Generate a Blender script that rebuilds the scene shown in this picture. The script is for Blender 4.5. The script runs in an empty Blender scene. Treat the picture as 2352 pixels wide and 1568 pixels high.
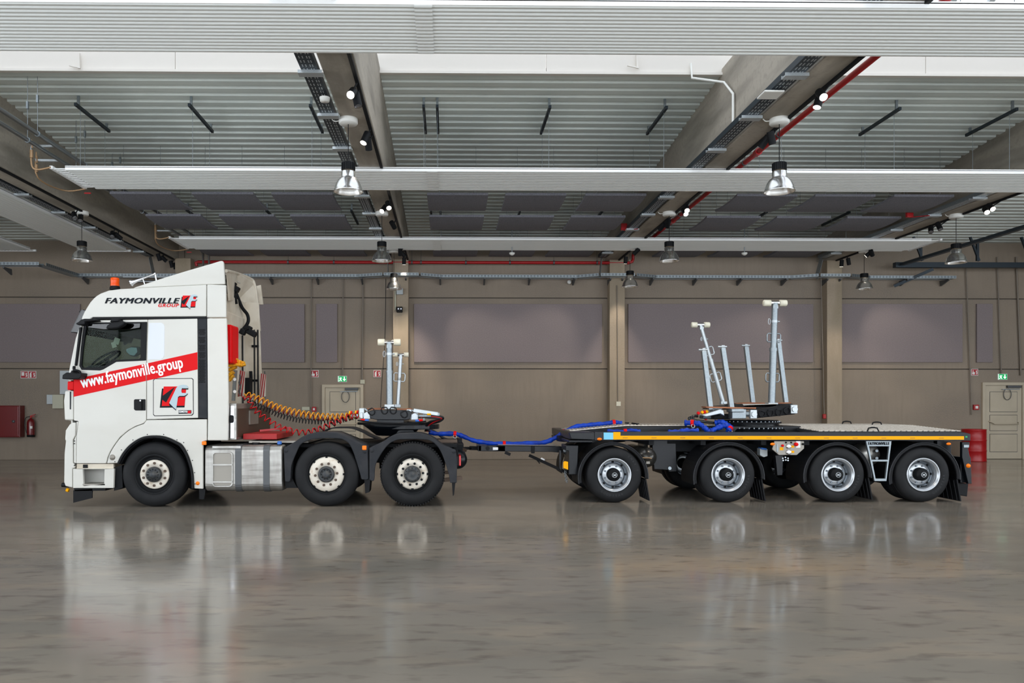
import bpy, bmesh, math, random
from mathutils import Vector, Matrix
from mathutils.geometry import tessellate_polygon
random.seed(7)
S = bpy.context.scene
# ------------------------------------------------------------------ camera, light, exposure
F, CX, HY, CH = 1760.0, 1053.7, 925.0, 1.6      # focal length in px, principal point, eye height
YAW = math.atan(.018 / 2352 * F)
cam = bpy.data.cameras.new('camera'); cam.sensor_width = 36; cam.sensor_fit = 'HORIZONTAL'
cam.lens = F * 36 / 2352; cam.shift_x = (1176 - CX) / 2352; cam.shift_y = (HY - 784) / 2352
cam.clip_end = 200
co = bpy.data.objects.new('camera', cam); S.collection.objects.link(co)
co.location = (0, 0, CH); co.rotation_euler = (math.pi / 2, 0, -YAW); S.camera = co
S.view_settings.view_transform = 'Standard'; S.view_settings.look = 'None'
S.view_settings.gamma = 1; S.view_settings.use_curve_mapping = False
S.view_settings.exposure = 0.0
w = bpy.data.worlds.new('sky'); S.world = w; w.use_nodes = True
nt = w.node_tree; bg = nt.nodes['Background']
bg.inputs[0].default_value = (.97, .98, 1.0, 1); bg.inputs[1].default_value = 5.1   # overcast sky
def portal(loc, rot, sx, sy):
    l = bpy.data.lights.new('daylight_portal', 'AREA'); l.shape = 'RECTANGLE'; l.size = sx; l.size_y = sy
    l.cycles.is_portal = True
    o = bpy.data.objects.new('daylight_portal', l); S.collection.objects.link(o); o.location = loc; o.rotation_euler = rot
# daylight enters through the ridge skylight and the added, unseen front and side glazing
portal((2.5, 8.5, 9.6), (0, 0, 0), 36.8, 7.4)
portal((2.5, -4.1, 3.0), (math.radians(90), 0, 0), 36.8, 5.7)
portal((-16.1, 3.5, 3.0), (math.radians(90), 0, math.radians(-90)), 14.9, 5.7)
portal((21.1, 3.5, 3.0), (math.radians(90), 0, math.radians(90)), 14.9, 5.7)
S.cycles.max_bounces = 8; S.cycles.diffuse_bounces = 4; S.cycles.glossy_bounces = 4; S.cycles.transparent_max_bounces = 12
S.cycles.sample_clamp_indirect = 6; S.cycles.caustics_reflective = False; S.cycles.caustics_refractive = False

# ------------------------------------------------------------------ pixel helpers: a photo pixel on a plane of known depth
sy_, cy_ = math.sin(YAW), math.cos(YAW)
def PX(px, Y):
    u = (px - CX) / F
    return Y * (u * cy_ + sy_) / (cy_ - u * sy_)
def P(px, py, Y):
    X = PX(px, Y); d = X * sy_ + Y * cy_
    return X, CH + (HY - py) * d / F
def PZ(px, py, Z):                                # a pixel at known height
    d = F * (Z - CH) / (HY - py); u = (px - CX) / F * d
    return u * cy_ + d * sy_, -u * sy_ + d * cy_
def V(px, py, Y): x, z = P(px, py, Y); return Vector((x, Y, z))
def poly(pts, Y): return [P(a, b, Y) for a, b in pts]

# ------------------------------------------------------------------ materials
def lin(c): return tuple(((v / 255 / 12.92) if v / 255 <= .04045 else ((v / 255 + .055) / 1.055) ** 2.4) for v in c) + (1,)
M = {}
def mat(name, rgb, rough=.5, metal=0, spec=.5, coat=0, noise=None, bump=None, emit=None, rn=None, trans=0):
    m = bpy.data.materials.new(name); m.use_nodes = True; M[name] = m
    n = m.node_tree.nodes; L = m.node_tree.links; b = n['Principled BSDF']
    c = lin(rgb); b.inputs['Base Color'].default_value = c
    b.inputs['Roughness'].default_value = rough; b.inputs['Metallic'].default_value = metal
    b.inputs['Specular IOR Level'].default_value = spec; b.inputs['Coat Weight'].default_value = coat
    b.inputs['Coat Roughness'].default_value = .06
    if trans: b.inputs['Transmission Weight'].default_value = trans
    if emit: b.inputs['Emission Color'].default_value = lin(emit[0]); b.inputs['Emission Strength'].default_value = emit[1]
    tc = None
    def tex(sc, det=4, coord='Object', dist=0):
        nonlocal tc
        if tc is None: tc = n.new('ShaderNodeTexCoord')
        mp = n.new('ShaderNodeMapping'); mp.inputs['Scale'].default_value = sc if isinstance(sc, tuple) else (sc,) * 3
        t = n.new('ShaderNodeTexNoise'); t.inputs['Detail'].default_value = det; t.inputs['Scale'].default_value = 1
        t.inputs['Distortion'].default_value = dist
        L.new(tc.outputs[coord], mp.inputs[0]); L.new(mp.outputs[0], t.inputs['Vector']); return t
    if noise:                                     # (scale, rgb2, lo, hi[, more])
        last = None
        for (sc, rgb2, lo, hi) in (noise if isinstance(noise, list) else [noise]):
            t = tex(sc, 6); r = n.new('ShaderNodeMapRange'); r.inputs[1].default_value = lo; r.inputs[2].default_value = hi
            L.new(t.outputs['Fac'], r.inputs[0])
            mx = n.new('ShaderNodeMix'); mx.data_type = 'RGBA'
            L.new(r.outputs[0], mx.inputs[0])
            if last is None: mx.inputs[6].default_value = c
            else: L.new(last, mx.inputs[6])
            mx.inputs[7].default_value = lin(rgb2); last = mx.outputs[2]
        L.new(last, b.inputs['Base Color'])
    if rn:                                        # (scale, r_lo, r_hi)
        t = tex(rn[0], 5); r = n.new('ShaderNodeMapRange'); r.inputs[1].default_value = .3; r.inputs[2].default_value = .7
        r.inputs[3].default_value = rn[1]; r.inputs[4].default_value = rn[2]
        L.new(t.outputs['Fac'], r.inputs[0]); L.new(r.outputs[0], b.inputs['Roughness'])
    if bump:                                      # (scale, strength, distance)
        t = tex(bump[0], 5); bn = n.new('ShaderNodeBump'); bn.inputs['Strength'].default_value = bump[1]; bn.inputs['Distance'].default_value = bump[2]
        L.new(t.outputs['Fac'], bn.inputs['Height']); L.new(bn.outputs[0], b.inputs['Normal'])
    return m
def glassy(name, tint, gloss=.12, dens=.9):
    m = bpy.data.materials.new(name); m.use_nodes = True; M[name] = m
    n = m.node_tree.nodes; L = m.node_tree.links; n.remove(n['Principled BSDF'])
    t = n.new('ShaderNodeBsdfTransparent'); t.inputs[0].default_value = lin(tint)
    g = n.new('ShaderNodeBsdfGlossy'); g.inputs['Roughness'].default_value = .03
    x = n.new('ShaderNodeMixShader'); x.inputs[0].default_value = gloss
    L.new(t.outputs[0], x.inputs[1]); L.new(g.outputs[0], x.inputs[2]); L.new(x.outputs[0], n['Material Output'].inputs[0])
mat('white_paint', (213, 211, 203), .3, spec=.35, coat=.15, noise=((.9, .9, 2.2), (206, 203, 194), .45, .8))
mat('cream_paint', (222, 212, 194), .45, noise=(3, (196, 182, 160), .45, .75))
mat('red_paint', (222, 6, 14), .45, spec=.15)
mat('red_dull', (176, 26, 26), .5, noise=(9, (120, 30, 24), .5, .75))
mat('red_pipe', (170, 16, 22), .35)
mat('red_dark', (110, 10, 16), .3, coat=.4)
mat('black_paint', (13, 16, 21), .3, spec=.3)
mat('black_matt', (13, 15, 18), .65, spec=.25)
mat('black_plastic', (15, 16, 19), .55, spec=.22)
mat('grey_plastic', (44, 46, 50), .65, spec=.22, noise=(5, (56, 56, 59), .45, .7))
mat('rubber', (19, 20, 22), .66, spec=.3, noise=((6, 6, 6), (29, 29, 31), .45, .8))
mat('rubber_mark', (44, 45, 48), .6)
mat('tread', (20, 21, 23), .75)
mat('galv', (150, 158, 162), .42, .75, noise=(40, (140, 149, 154), .4, .65))
mat('galv_light', (186, 192, 194), .38, .6, noise=(50, (176, 183, 187), .4, .65))
mat('steel_pipe', (150, 154, 156), .32, .85)
mat('alu', (172, 170, 165), .4, .8, rn=((3, 3, 30), .3, .55), noise=((5, 2, 1.2), (146, 142, 136), .42, .66))
mat('alu_shade', (212, 212, 210), .24, .95)
mat('strap', (92, 94, 96), .5, .5)
mat('chrome', (225, 225, 228), .08, 1)
mat('wheel_white', (226, 218, 204), .4, noise=(12, (188, 168, 142), .55, .8))
mat('wheel_silver', (186, 190, 194), .3, .6)
mat('wheel_grey', (112, 120, 128), .4, .4)
mat('hub_dark', (52, 56, 60), .5, .2, noise=(20, (74, 72, 68), .4, .7))
mat('nut', (88, 72, 60), .5, .4)
mat('orange', (255, 128, 6), .35, spec=.3)
mat('amber', (236, 78, 0), .2, spec=.4)
mat('yellow', (252, 176, 0), .5, spec=.15)
mat('yellow_strap', (238, 172, 12), .55, noise=(25, (180, 120, 6), .45, .7))
mat('yellow_hose', (240, 160, 20), .35)
mat('red_hose', (200, 14, 22), .35)
mat('dark_red_hose', (120, 14, 22), .35)
mat('black_hose', (20, 21, 24), .4)
mat('blue_tarp', (0, 64, 186), .42, spec=.3, noise=((9, 9, 9), (0, 46, 146), .4, .65), bump=(28, .5, .01))
mat('blue', (40, 104, 190), .4)
mat('sticker_blue', (122, 204, 236), .5)
mat('ivory', (232, 226, 204), .45)
mat('wood', (166, 104, 66), .55, noise=((3, 22, 22), (124, 72, 44), .4, .65))
mat('white_plastic', (228, 228, 222), .45)
mat('grating', (206, 198, 186), .45, .35, noise=(16, (176, 166, 152), .4, .7))
mat('mesh_dark', (46, 48, 50), .6)
mat('panel_white', (247, 251, 249), .4)
mat('rim_white', (244, 245, 243), .35)
mat('upstand_white', (222, 217, 209), .6)
mat('deck', (226, 232, 226), .5, .1, noise=((.35, .35, .35), (206, 213, 208), .42, .62))
mat('felt', (128, 128, 135), .95, noise=((50, 50, 50), (104, 104, 112), .35, .65))
mat('felt_wall', (142, 131, 131), .9, noise=((40, 40, 40), (132, 121, 122), .35, .65))
mat('conduit', (128, 118, 106), .5)
mat('lid_white', (224, 228, 233), .4, spec=.3)
mat('felt_edge', (150, 152, 160), .95)
mat('concrete_beam', (170, 162, 149), .75, noise=[((2.5, .5, 2.5), (136, 130, 119), .45, .62), ((14, 14, 14), (150, 143, 131), .5, .8)], bump=(40, .15, .01))
mat('concrete_wall', (151, 137, 121), .75, noise=[((.45, .45, .8), (132, 121, 109), .4, .66), ((9, 9, 1.1), (140, 127, 112), .45, .75), ((35, 35, 35), (148, 135, 120), .4, .7)], bump=(30, .12, .01))
mat('concrete_column', (168, 152, 132), .75, noise=[((2, 2, .6), (150, 136, 114), .42, .66), ((22, 22, 22), (160, 146, 124), .45, .75)], bump=(40, .15, .01))
mat('joint', (88, 82, 74), .8)
mat('floor', (138, 130, 119), .2, spec=.42, noise=[((.22, .5, 1), (120, 116, 108), .4, .64), ((1.1, 2.6, 1), (148, 136, 121), .5, .72), ((3.2, 9, 1), (104, 96, 88), .53, .78), ((.5, 1.3, 1), (112, 107, 100), .55, .75)],
    rn=((.5, 1.1, 1), .08, .2), bump=((1.6, 5, 1), .1, .012))
mat('joint_floor', (84, 80, 74), .4)
mat('door_paint', (196, 184, 162), .5, noise=(2, (186, 174, 152), .4, .7))
mat('door_groove', (92, 86, 84), .7)
mat('sign_red', (176, 14, 28), .4)
mat('sign_white', (236, 236, 232), .5)
mat('sign_green', (0, 150, 84), .4, emit=((0, 190, 100), .5))
mat('sign_lit', (240, 255, 248), .4, emit=((235, 255, 245), 1.0))
mat('box_cream', (196, 194, 172), .5)
mat('box_grey', (178, 184, 186), .4, .2)
mat('dark_steel', (44, 54, 62), .45, .4)
mat('lamp_white', (255, 240, 214), .4, emit=((255, 226, 184), 5.0))
mat('spot_face', (255, 250, 240), .3, emit=((255, 246, 230), 7.0))
mat('spot_off', (150, 152, 156), .25, .8)
mat('brass', (170, 138, 104), .4, .4)
mat('text_black', (20, 25, 32), .5, spec=.15)
mat('text_red', (220, 6, 26), .5, spec=.15)
mat('text_white', (246, 246, 246), .4)
mat('wrench', (176, 196, 204), .35)
mat('dash', (30, 33, 36), .7)
mat('mirror_glass', (74, 84, 88), .18, .9)
mat('tail_red', (196, 10, 16), .2, coat=.4)
mat('warning_red', (140, 30, 30), .5)
mat('warning_white', (196, 190, 176), .5)
mat('tank_grey', (74, 72, 68), .22, .6)
mat('green_led', (0, 130, 70), .3, emit=((0, 150, 80), .4))
mat('tile_steel', (150, 145, 136), .42, .4)
glassy('window_glass', (222, 232, 227), .006)
glassy('visor_glass', (104, 100, 94), .06)
glassy('skylight_glass', (236, 242, 248), .04)
glassy('roof_glass', (165, 170, 176), .04)

# ------------------------------------------------------------------ mesh builder and object helpers
ORG = {}
class MB:
    def __init__(s): s.v = []; s.f = []; s.sm = []
    def add(s, vs, fs, smooth=False):
        o = len(s.v); s.v += [tuple(v) for v in vs]; s.f += [tuple(i + o for i in f) for f in fs]; s.sm += [smooth] * len(fs); return s
    def box(s, x0, x1, y0, y1, z0, z1):
        return s.add([(x0, y0, z0), (x1, y0, z0), (x1, y1, z0), (x0, y1, z0), (x0, y0, z1), (x1, y0, z1), (x1, y1, z1), (x0, y1, z1)],
                     [(3, 2, 1, 0), (4, 5, 6, 7), (0, 1, 5, 4), (1, 2, 6, 5), (2, 3, 7, 6), (3, 0, 4, 7)])
    def obox(s, c, sx, sy, sz, R=None):            # oriented box about a centre
        R = R or Matrix.Identity(3); c = Vector(c); vs = []
        for z in (-1, 1):
            for (x, y) in ((-1, -1), (1, -1), (1, 1), (-1, 1)): vs.append(c + R @ Vector((x * sx / 2, y * sy / 2, z * sz / 2)))
        return s.add(vs, [(3, 2, 1, 0), (4, 5, 6, 7), (0, 1, 5, 4), (1, 2, 6, 5), (2, 3, 7, 6), (3, 0, 4, 7)])
    def bar(s, a, b, wx, wy, up=(0, 1, 0)):        # square bar from a to b
        a, b = Vector(a), Vector(b); z = (b - a).normalized(); u = Vector(up)
        x = u.cross(z)
        if x.length < 1e-4: x = Vector((1, 0, 0)).cross(z)
        x.normalize(); y = z.cross(x)
        R = Matrix((x, y, z)).transposed()
        return s.obox((a + b) / 2, wx, wy, (b - a).length, R)
    def cyl(s, a, b, r, n=16, r2=None, caps=True):
        a, b = Vector(a), Vector(b); r2 = r if r2 is None else r2
        z = (b - a).normalized(); x = z.orthogonal().normalized(); y = z.cross(x); vs = []
        for i in range(n):
            t = 2 * math.pi * i / n; d = x * math.cos(t) + y * math.sin(t); vs += [a + d * r, b + d * r2]
        s.add(vs, [(2 * i, 2 * ((i + 1) % n), 2 * ((i + 1) % n) + 1, 2 * i + 1) for i in range(n)], True)
        if caps:
            s.add(vs, [tuple(2 * i for i in reversed(range(n))), tuple(2 * i + 1 for i in range(n))])
        return s
    def tube(s, pts, r, n=8, closed=False):
        pts = [Vector(p) for p in pts]; k = len(pts); vs = []; ref = None
        for i, p in enumerate(pts):
            if closed: t = pts[(i + 1) % k] - pts[i - 1]
            else: t = pts[min(i + 1, k - 1)] - pts[max(i - 1, 0)]
            if t.length < 1e-9: t = Vector((0, 0, 1))
            t.normalize()
            if ref is None: ref = t.orthogonal().normalized()
            ref = (ref - t * ref.dot(t))
            if ref.length < 1e-6: ref = t.orthogonal()
            ref.normalize(); y = t.cross(ref); rr = r[i] if isinstance(r, (list, tuple)) else r
            for j in range(n):
                a = 2 * math.pi * j / n; vs.append(p + (ref * math.cos(a) + y * math.sin(a)) * rr)
        fs = [(i * n + j, i * n + (j + 1) % n, ((i + 1) % k) * n + (j + 1) % n, ((i + 1) % k) * n + j) for i in range(k if closed else k - 1) for j in range(n)]
        s.add(vs, fs, True)
        if not closed: s.add(vs, [tuple(reversed(range(n))), tuple(range((k - 1) * n, k * n))])
        return s
    def lathe(s, c, prof, n=40, axis=(0, 1, 0), smooth=True):   # prof: (radius, distance along axis)
        c = Vector(c); z = Vector(axis).normalized(); x = z.orthogonal().normalized(); y = z.cross(x); vs = []
        for (r, d) in prof:
            for i in range(n):
                t = 2 * math.pi * i / n; vs.append(c + z * d + (x * math.cos(t) + y * math.sin(t)) * max(r, 1e-4))
        k = len(prof)
        return s.add(vs, [(a * n + i, a * n + (i + 1) % n, (a + 1) * n + (i + 1) % n, (a + 1) * n + i) for a in range(k - 1) for i in range(n)], smooth)
    def prism(s, pts, y0, y1, holes=()):           # XZ outline (with holes) extruded along Y
        loops = [list(pts)] + [list(h) for h in holes]
        flat = [p for l in loops for p in l]; n = len(flat)
        vs = [(x, y0, z) for x, z in flat] + [(x, y1, z) for x, z in flat]
        if holes:
            tris = tessellate_polygon([[Vector((x, z, 0)) for x, z in l] for l in loops])
            fs = [t for t in tris] + [tuple(i + n for i in reversed(t)) for t in tris]
        else:
            fs = [tuple(range(n)), tuple(reversed(range(n, 2 * n)))]
        o = 0
        for l in loops:
            k = len(l); fs += [(o + i, o + (i + 1) % k, n + o + (i + 1) % k, n + o + i) for i in range(k)]; o += k
        return s.add(vs, fs)
    def prism_x(s, pts, x0, x1):                   # YZ outline extruded along X
        n = len(pts)
        return s.add([(x0, y, z) for y, z in pts] + [(x1, y, z) for y, z in pts],
                     [tuple(range(n)), tuple(reversed(range(n, 2 * n)))] + [(i, (i + 1) % n, n + (i + 1) % n, n + i) for i in range(n)])
    def prism_z(s, pts, z0, z1):
        n = len(pts)
        return s.add([(x, y, z0) for x, y in pts] + [(x, y, z1) for x, y in pts],
                     [tuple(range(n)), tuple(reversed(range(n, 2 * n)))] + [(i, (i + 1) % n, n + (i + 1) % n, n + i) for i in range(n)])
    def sheet(s, line, y0, y1, th):                # XZ polyline with thickness, extruded along Y
        L = [Vector(p) for p in line]; off = []
        for i, p in enumerate(L):
            t = (L[min(i + 1, len(L) - 1)] - L[max(i - 1, 0)]).normalized(); off.append(p + Vector((-t.y, t.x)) * th)
        return s.prism([tuple(p) for p in L] + [tuple(p) for p in reversed(off)], y0, y1)
    def build(s, name, m, parent=None, bevel=0, seg=2, origin=None, smooth=None, label=None):
        po = ORG.get(parent.name, Vector()) if parent else Vector()
        og = Vector(origin) if origin is not None else po.copy()
        me = bpy.data.meshes.new(name); me.from_pydata([tuple(Vector(v) - og) for v in s.v], [], s.f)
        bm = bmesh.new(); bm.from_mesh(me); bmesh.ops.recalc_face_normals(bm, faces=bm.faces) if smooth != 'raw' else None; bm.to_mesh(me); bm.free()
        me.materials.append(M[m])
        me.polygons.foreach_set('use_smooth', s.sm if smooth is None else [bool(smooth)] * len(s.f))
        o = bpy.data.objects.new(name, me); S.collection.objects.link(o); o.location = og - po
        if parent: o.parent = parent
        ORG[o.name] = og
        if bevel:
            b = o.modifiers.new('bevel', 'BEVEL'); b.width = bevel; b.segments = seg; b.limit_method = 'ANGLE'; b.angle_limit = math.radians(32)
        if label: o['label'] = label
        return o
def tag(o, label, cat=None, group=None, kind=None):
    o['label'] = label
    if cat: o['category'] = cat
    if group: o['group'] = group
    if kind: o['kind'] = kind
    return o
def thing(name, loc, label, cat, group=None):
    o = bpy.data.objects.new(name, None); S.collection.objects.link(o); o.location = loc; o.empty_display_size = .1
    ORG[o.name] = Vector(loc); return tag(o, label, cat, group)
def struct(o, label=None):
    o['kind'] = 'structure'
    if label: o['label'] = label
    return o
def sroot(name, loc, label):
    o = bpy.data.objects.new(name, None); S.collection.objects.link(o); o.location = loc; ORG[o.name] = Vector(loc)
    return struct(o, label)
def copy_tree(o, parent=None, loc=None, depth=0):
    c = o.copy(); S.collection.objects.link(c); c.parent = parent
    if loc is not None: c.location = loc
    ORG[c.name] = (ORG.get(parent.name, Vector()) if parent else Vector()) + c.location
    for ch in o.children: copy_tree(ch, c)
    return c
_dg = None
def text(s, name, m, parent, x0, z0, Y, width, height, shear=0, bold=.0, ang=0, th=.003, sp=1.0):
    cu = bpy.data.curves.new('t', 'FONT'); cu.body = s; cu.space_character = sp; cu.shear = shear; cu.resolution_u = 3
    ob = bpy.data.objects.new('t', cu); S.collection.objects.link(ob)
    dg = bpy.context.evaluated_depsgraph_get(); me = bpy.data.meshes.new_from_object(ob.evaluated_get(dg))
    vs = [v.co.copy() for v in me.vertices]; fs = [tuple(p.vertices) for p in me.polygons]
    bpy.data.objects.remove(ob); bpy.data.curves.remove(cu); bpy.data.meshes.remove(me)
    xa, xb = min(v.x for v in vs), max(v.x for v in vs); za, zb = min(v.y for v in vs), max(v.y for v in vs)
    ca, sa = math.cos(ang), math.sin(ang); out = []
    for v in vs:
        a = (v.x - xa) / (xb - xa) * width; b = (v.y - za) / (zb - za) * height
        out.append((x0 + a * ca - b * sa, Y, z0 + a * sa + b * ca))
    b = MB(); k = 0
    for dx in ((-1, 0, 1) if bold else (0,)):      # heavier strokes: the outline laid down shifted to both sides
        for dz in ((-.4, .4) if bold else (0,)):
            b.add([(x + dx * bold * ca - dz * bold * sa, y - k * .0001, z + dx * bold * sa + dz * bold * ca) for x, y, z in out], fs); k += 1
    o = b.build(name, m, parent, smooth='raw'); o.data.polygons.foreach_set('use_smooth', [False] * len(o.data.polygons)); return o
def arc(cx, cz, r, a0, a1, n): return [(cx + r * math.cos(math.radians(a0 + (a1 - a0) * i / n)), cz + r * math.sin(math.radians(a0 + (a1 - a0) * i / n))) for i in range(n + 1)]
def rrect(x0, x1, z0, z1, r, n=4):
    return arc(x1 - r, z1 - r, r, 0, 90, n) + arc(x0 + r, z1 - r, r, 90, 180, n) + arc(x0 + r, z0 + r, r, 180, 270, n) + arc(x1 - r, z0 + r, r, 270, 360, n)
def smoothpath(pts, k=8):
    pts = [Vector(p) for p in pts]; out = []
    for i in range(len(pts) - 1):
        p0, p1, p2, p3 = pts[max(i - 1, 0)], pts[i], pts[i + 1], pts[min(i + 2, len(pts) - 1)]
        for j in range(k):
            t = j / k; out.append(.5 * ((2 * p1) + (p2 - p0) * t + (2 * p0 - 5 * p1 + 4 * p2 - p3) * t * t + (3 * p1 - p0 - 3 * p2 + p3) * t ** 3))
    return out + [pts[-1]]
# ================================================================== THE HALL
YW = 21.66                                         # far wall
BX = [-13.9, -7.82, -1.33, 4.56, 10.66, 16.7]       # roof beam centre lines
XL, XR, YF = -16.0, 21.0, -4.0
def zdeck(y): return 7.757 - .0739 * y
struct(MB().box(XL, XR, YF, YW + .3, -.25, 0).build('floor', 'floor'), 'polished brown-grey concrete floor')
# far wall: precast panels with recessed joints
wb = sroot('wall_back', (0, YW, 0), 'far wall of precast concrete panels behind the truck')
MB().box(XL, XR, YW + .06, YW + .3, 0, 8).build('wall_core', 'joint', wb)
zr = [0, 2.56, 4.566, 7.3]; xs = [XL] + [PX(p, YW) for p in (-60, 424, 921, 1415, 1911)] + [PX(2420, YW), XR]
for i in range(len(xs) - 1):
    for j in range(3):
        g = .012
        MB().box(xs[i] + g * .4, xs[i + 1] - g * .4, YW, YW + .08, zr[j] + (g if j else 0), zr[j + 1] - g).build('wall_panel', 'concrete_wall', wb, bevel=.012)
SG = 11.0                                          # unseen side glazing, added for more daylight, ends here; solid beyond
struct(MB().box(XL - .3, XL, SG, YW + .3, 0, 8).box(XL - .3, XL, YF, SG, 5.9, 8).box(XL - .3, XL, YF, SG, 0, .15).build('wall_left', 'concrete_wall'), 'left side wall of the hall')
struct(MB().box(XR, XR + .3, SG, YW + .3, 0, 8).box(XR, XR + .3, YF, SG, 5.9, 8).box(XR, XR + .3, YF, SG, 0, .15).build('wall_right', 'concrete_wall'), 'right side wall of the hall')
struct(MB().box(XL, XR, YF - .3, YF, 0, .15).box(XL, XR, YF - .3, YF, 5.9, 8).build('wall_front', 'concrete_wall'), 'front wall behind the camera')
nw = 0
def window(x0, y0, x1, y1):                        # one unseen glazed field, added in the front or a side wall for daylight
    global nw
    nw += 1; zb, zt = .15, 5.9; a, b = Vector((x0, y0, 0)), Vector((x1, y1, 0)); m_ = (a + b) / 2; up = Vector((0, 0, 1)); q = MB()
    for p in (a, m_, b): q.bar(p + up * zb, p + up * zt, .08, .1)
    for z in (zb + .04, 3.0, zt - .04): q.bar(a + up * z, b + up * z, .08, .08, (0, 0, 1))
    wn = struct(q.build('window_%d' % nw, 'dark_steel'), 'tall unseen window added to let more daylight into the hall')
    MB().add([a + up * zb, b + up * zb, b + up * zt, a + up * zt], [(0, 1, 2, 3)]).build('pane', 'skylight_glass', wn)
for i in range(9): window(XL + i * (XR - XL) / 9, YF - .15, XL + (i + 1) * (XR - XL) / 9, YF - .15)
for x in (XL - .15, XR + .15):
    for i in range(3): window(x, YF + i * 5, x, YF + (i + 1) * 5)
# roof deck: trapezoidal sheets from the skylight kerb to the far wall, one strip of three ribs per sheet and bay
ce = sroot('ceiling', (0, 17, 6.5), 'ribbed light metal roof deck under the sloping roof')
def ribs(y0, n, p=.25, d=.085):
    prof = []
    for k in range(n):
        a = y0 + k * p; prof += [(a, 0), (a + .135, 0), (a + .165, d), (a + .22, d)]
    return prof + [(y0 + n * p, 0)]
bays = [(XL, BX[0]), (BX[0], BX[1]), (BX[1], BX[2]), (BX[2], BX[3]), (BX[3], BX[4]), (BX[4], BX[5]), (BX[5], XR)]
for (xa, xb) in bays:
    y = 12.27
    while y < YW:
        k = 3; pr = ribs(y, k); b = MB(); vs = []
        for x in (xa, xb): vs += [(x, a, zdeck(a) + h) for a, h in pr]
        n = len(pr); b.add(vs, [(i, i + 1, n + i + 1, n + i) for i in range(n - 1)])
        b.build('deck_sheet', 'deck', ce); y += k * .25
MB().add([(XL, 12.28, zdeck(12.28) + .12), (XR, 12.28, zdeck(12.28) + .12), (XR, YW + .3, zdeck(YW) + .12), (XL, YW + .3, zdeck(YW) + .12)], [(0, 1, 2, 3)]).build('roof_skin', 'mesh_dark', ce)
MB().add([(XL, YF, 5.95), (XR, YF, 5.95), (XR, 4.8, 6.86), (XL, 4.8, 6.86)], [(0, 1, 2, 3)]).build('front_deck', 'deck', ce)
# skylight kerbs and glazing
sk = sroot('window_16', (2, 8.5, 8), 'glazed ridge skylight over the hall')
for (ya, yb) in ((12.2, 12.26), (4.74, 4.8)):
    for (xa, xb) in [(XL, BX[1] - 3)] + [(BX[i] - 3, BX[i + 1] - 3) for i in range(1, 5)] + [(BX[5] - 3, XR)]:
        MB().box(xa + .004, xb - .004, ya, yb, 6.84, 7.92).build('kerb_board', 'upstand_white', sk)
MB().box(XL, XR, 12.16, 12.24, 6.83, 6.87).build('kerb_trim', 'upstand_white', sk)
zr_ = 9.2
for i in range(61):
    x = XL + .2 + i * .61
    MB().bar((x, 12.23, 7.9), (x, 8.5, zr_), .05, .09, (1, 0, 0)).build('glazing_bar', 'box_grey', sk)
    if i % 2 == 0: MB().bar((x, 4.77, 7.9), (x, 8.5, zr_), .05, .09, (1, 0, 0)).build('glazing_bar', 'box_grey', sk)
for i in range(15):
    x = XL + .2 + i * 2.44
    MB().add([(x, 12.23, 7.95), (x + 2.44, 12.23, 7.95), (x + 2.44, 8.5, zr_ + .05), (x, 8.5, zr_ + .05)], [(0, 1, 2, 3)]).build('pane', 'roof_glass', sk)
    MB().add([(x, 4.77, 7.95), (x + 2.44, 4.77, 7.95), (x + 2.44, 8.5, zr_ + .05), (x, 8.5, zr_ + .05)], [(0, 1, 2, 3)]).build('pane', 'roof_glass', sk)
MB().bar((XL, 8.5, zr_), (XR, 8.5, zr_), .12, .12).build('ridge_bar', 'box_grey', sk)
# beams, columns
for i, x in enumerate(BX):
    b = MB(); top = [(YF, 6.1), (4.7, 6.95), (12.3, 6.95), (YW + .02, zdeck(YW) + .02)]
    b.prism_x([(YF, 5.6), (YW + .02, 5.6)] + list(reversed(top)), x - .19, x + .24)
    struct(b.build('roof_beam', 'concrete_beam', bevel=.02), 'concrete roof beam, number %d from the left' % (i + 1) if 0 else
           ['concrete roof beam left of the frame', 'concrete roof beam carrying the steel heating pipes at the left', 'concrete roof beam above the truck, left of centre',
            'concrete roof beam beside the red sprinkler pipe', 'concrete roof beam at the far right', 'concrete roof beam right of the frame'][i])
for i, px in enumerate((424, 921, 1415, 1911)):
    x = PX(px, YW - .15); struct(MB().box(x - .215, x + .215, YW - .3, YW + .01, 0, 5.62).build('column', 'concrete_column', bevel=.015),
        ['concrete wall column hidden behind the cab', 'concrete wall column behind the truck bolster posts', 'concrete wall column above the trailer drawbar', 'concrete wall column behind the trailer bolster'][i])
x = PX(-150, YW - .15); struct(MB().box(x - .215, x + .215, YW - .3, YW + .01, 0, 5.62).build('column', 'concrete_column', bevel=.015), 'concrete wall column left of the frame')
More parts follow.
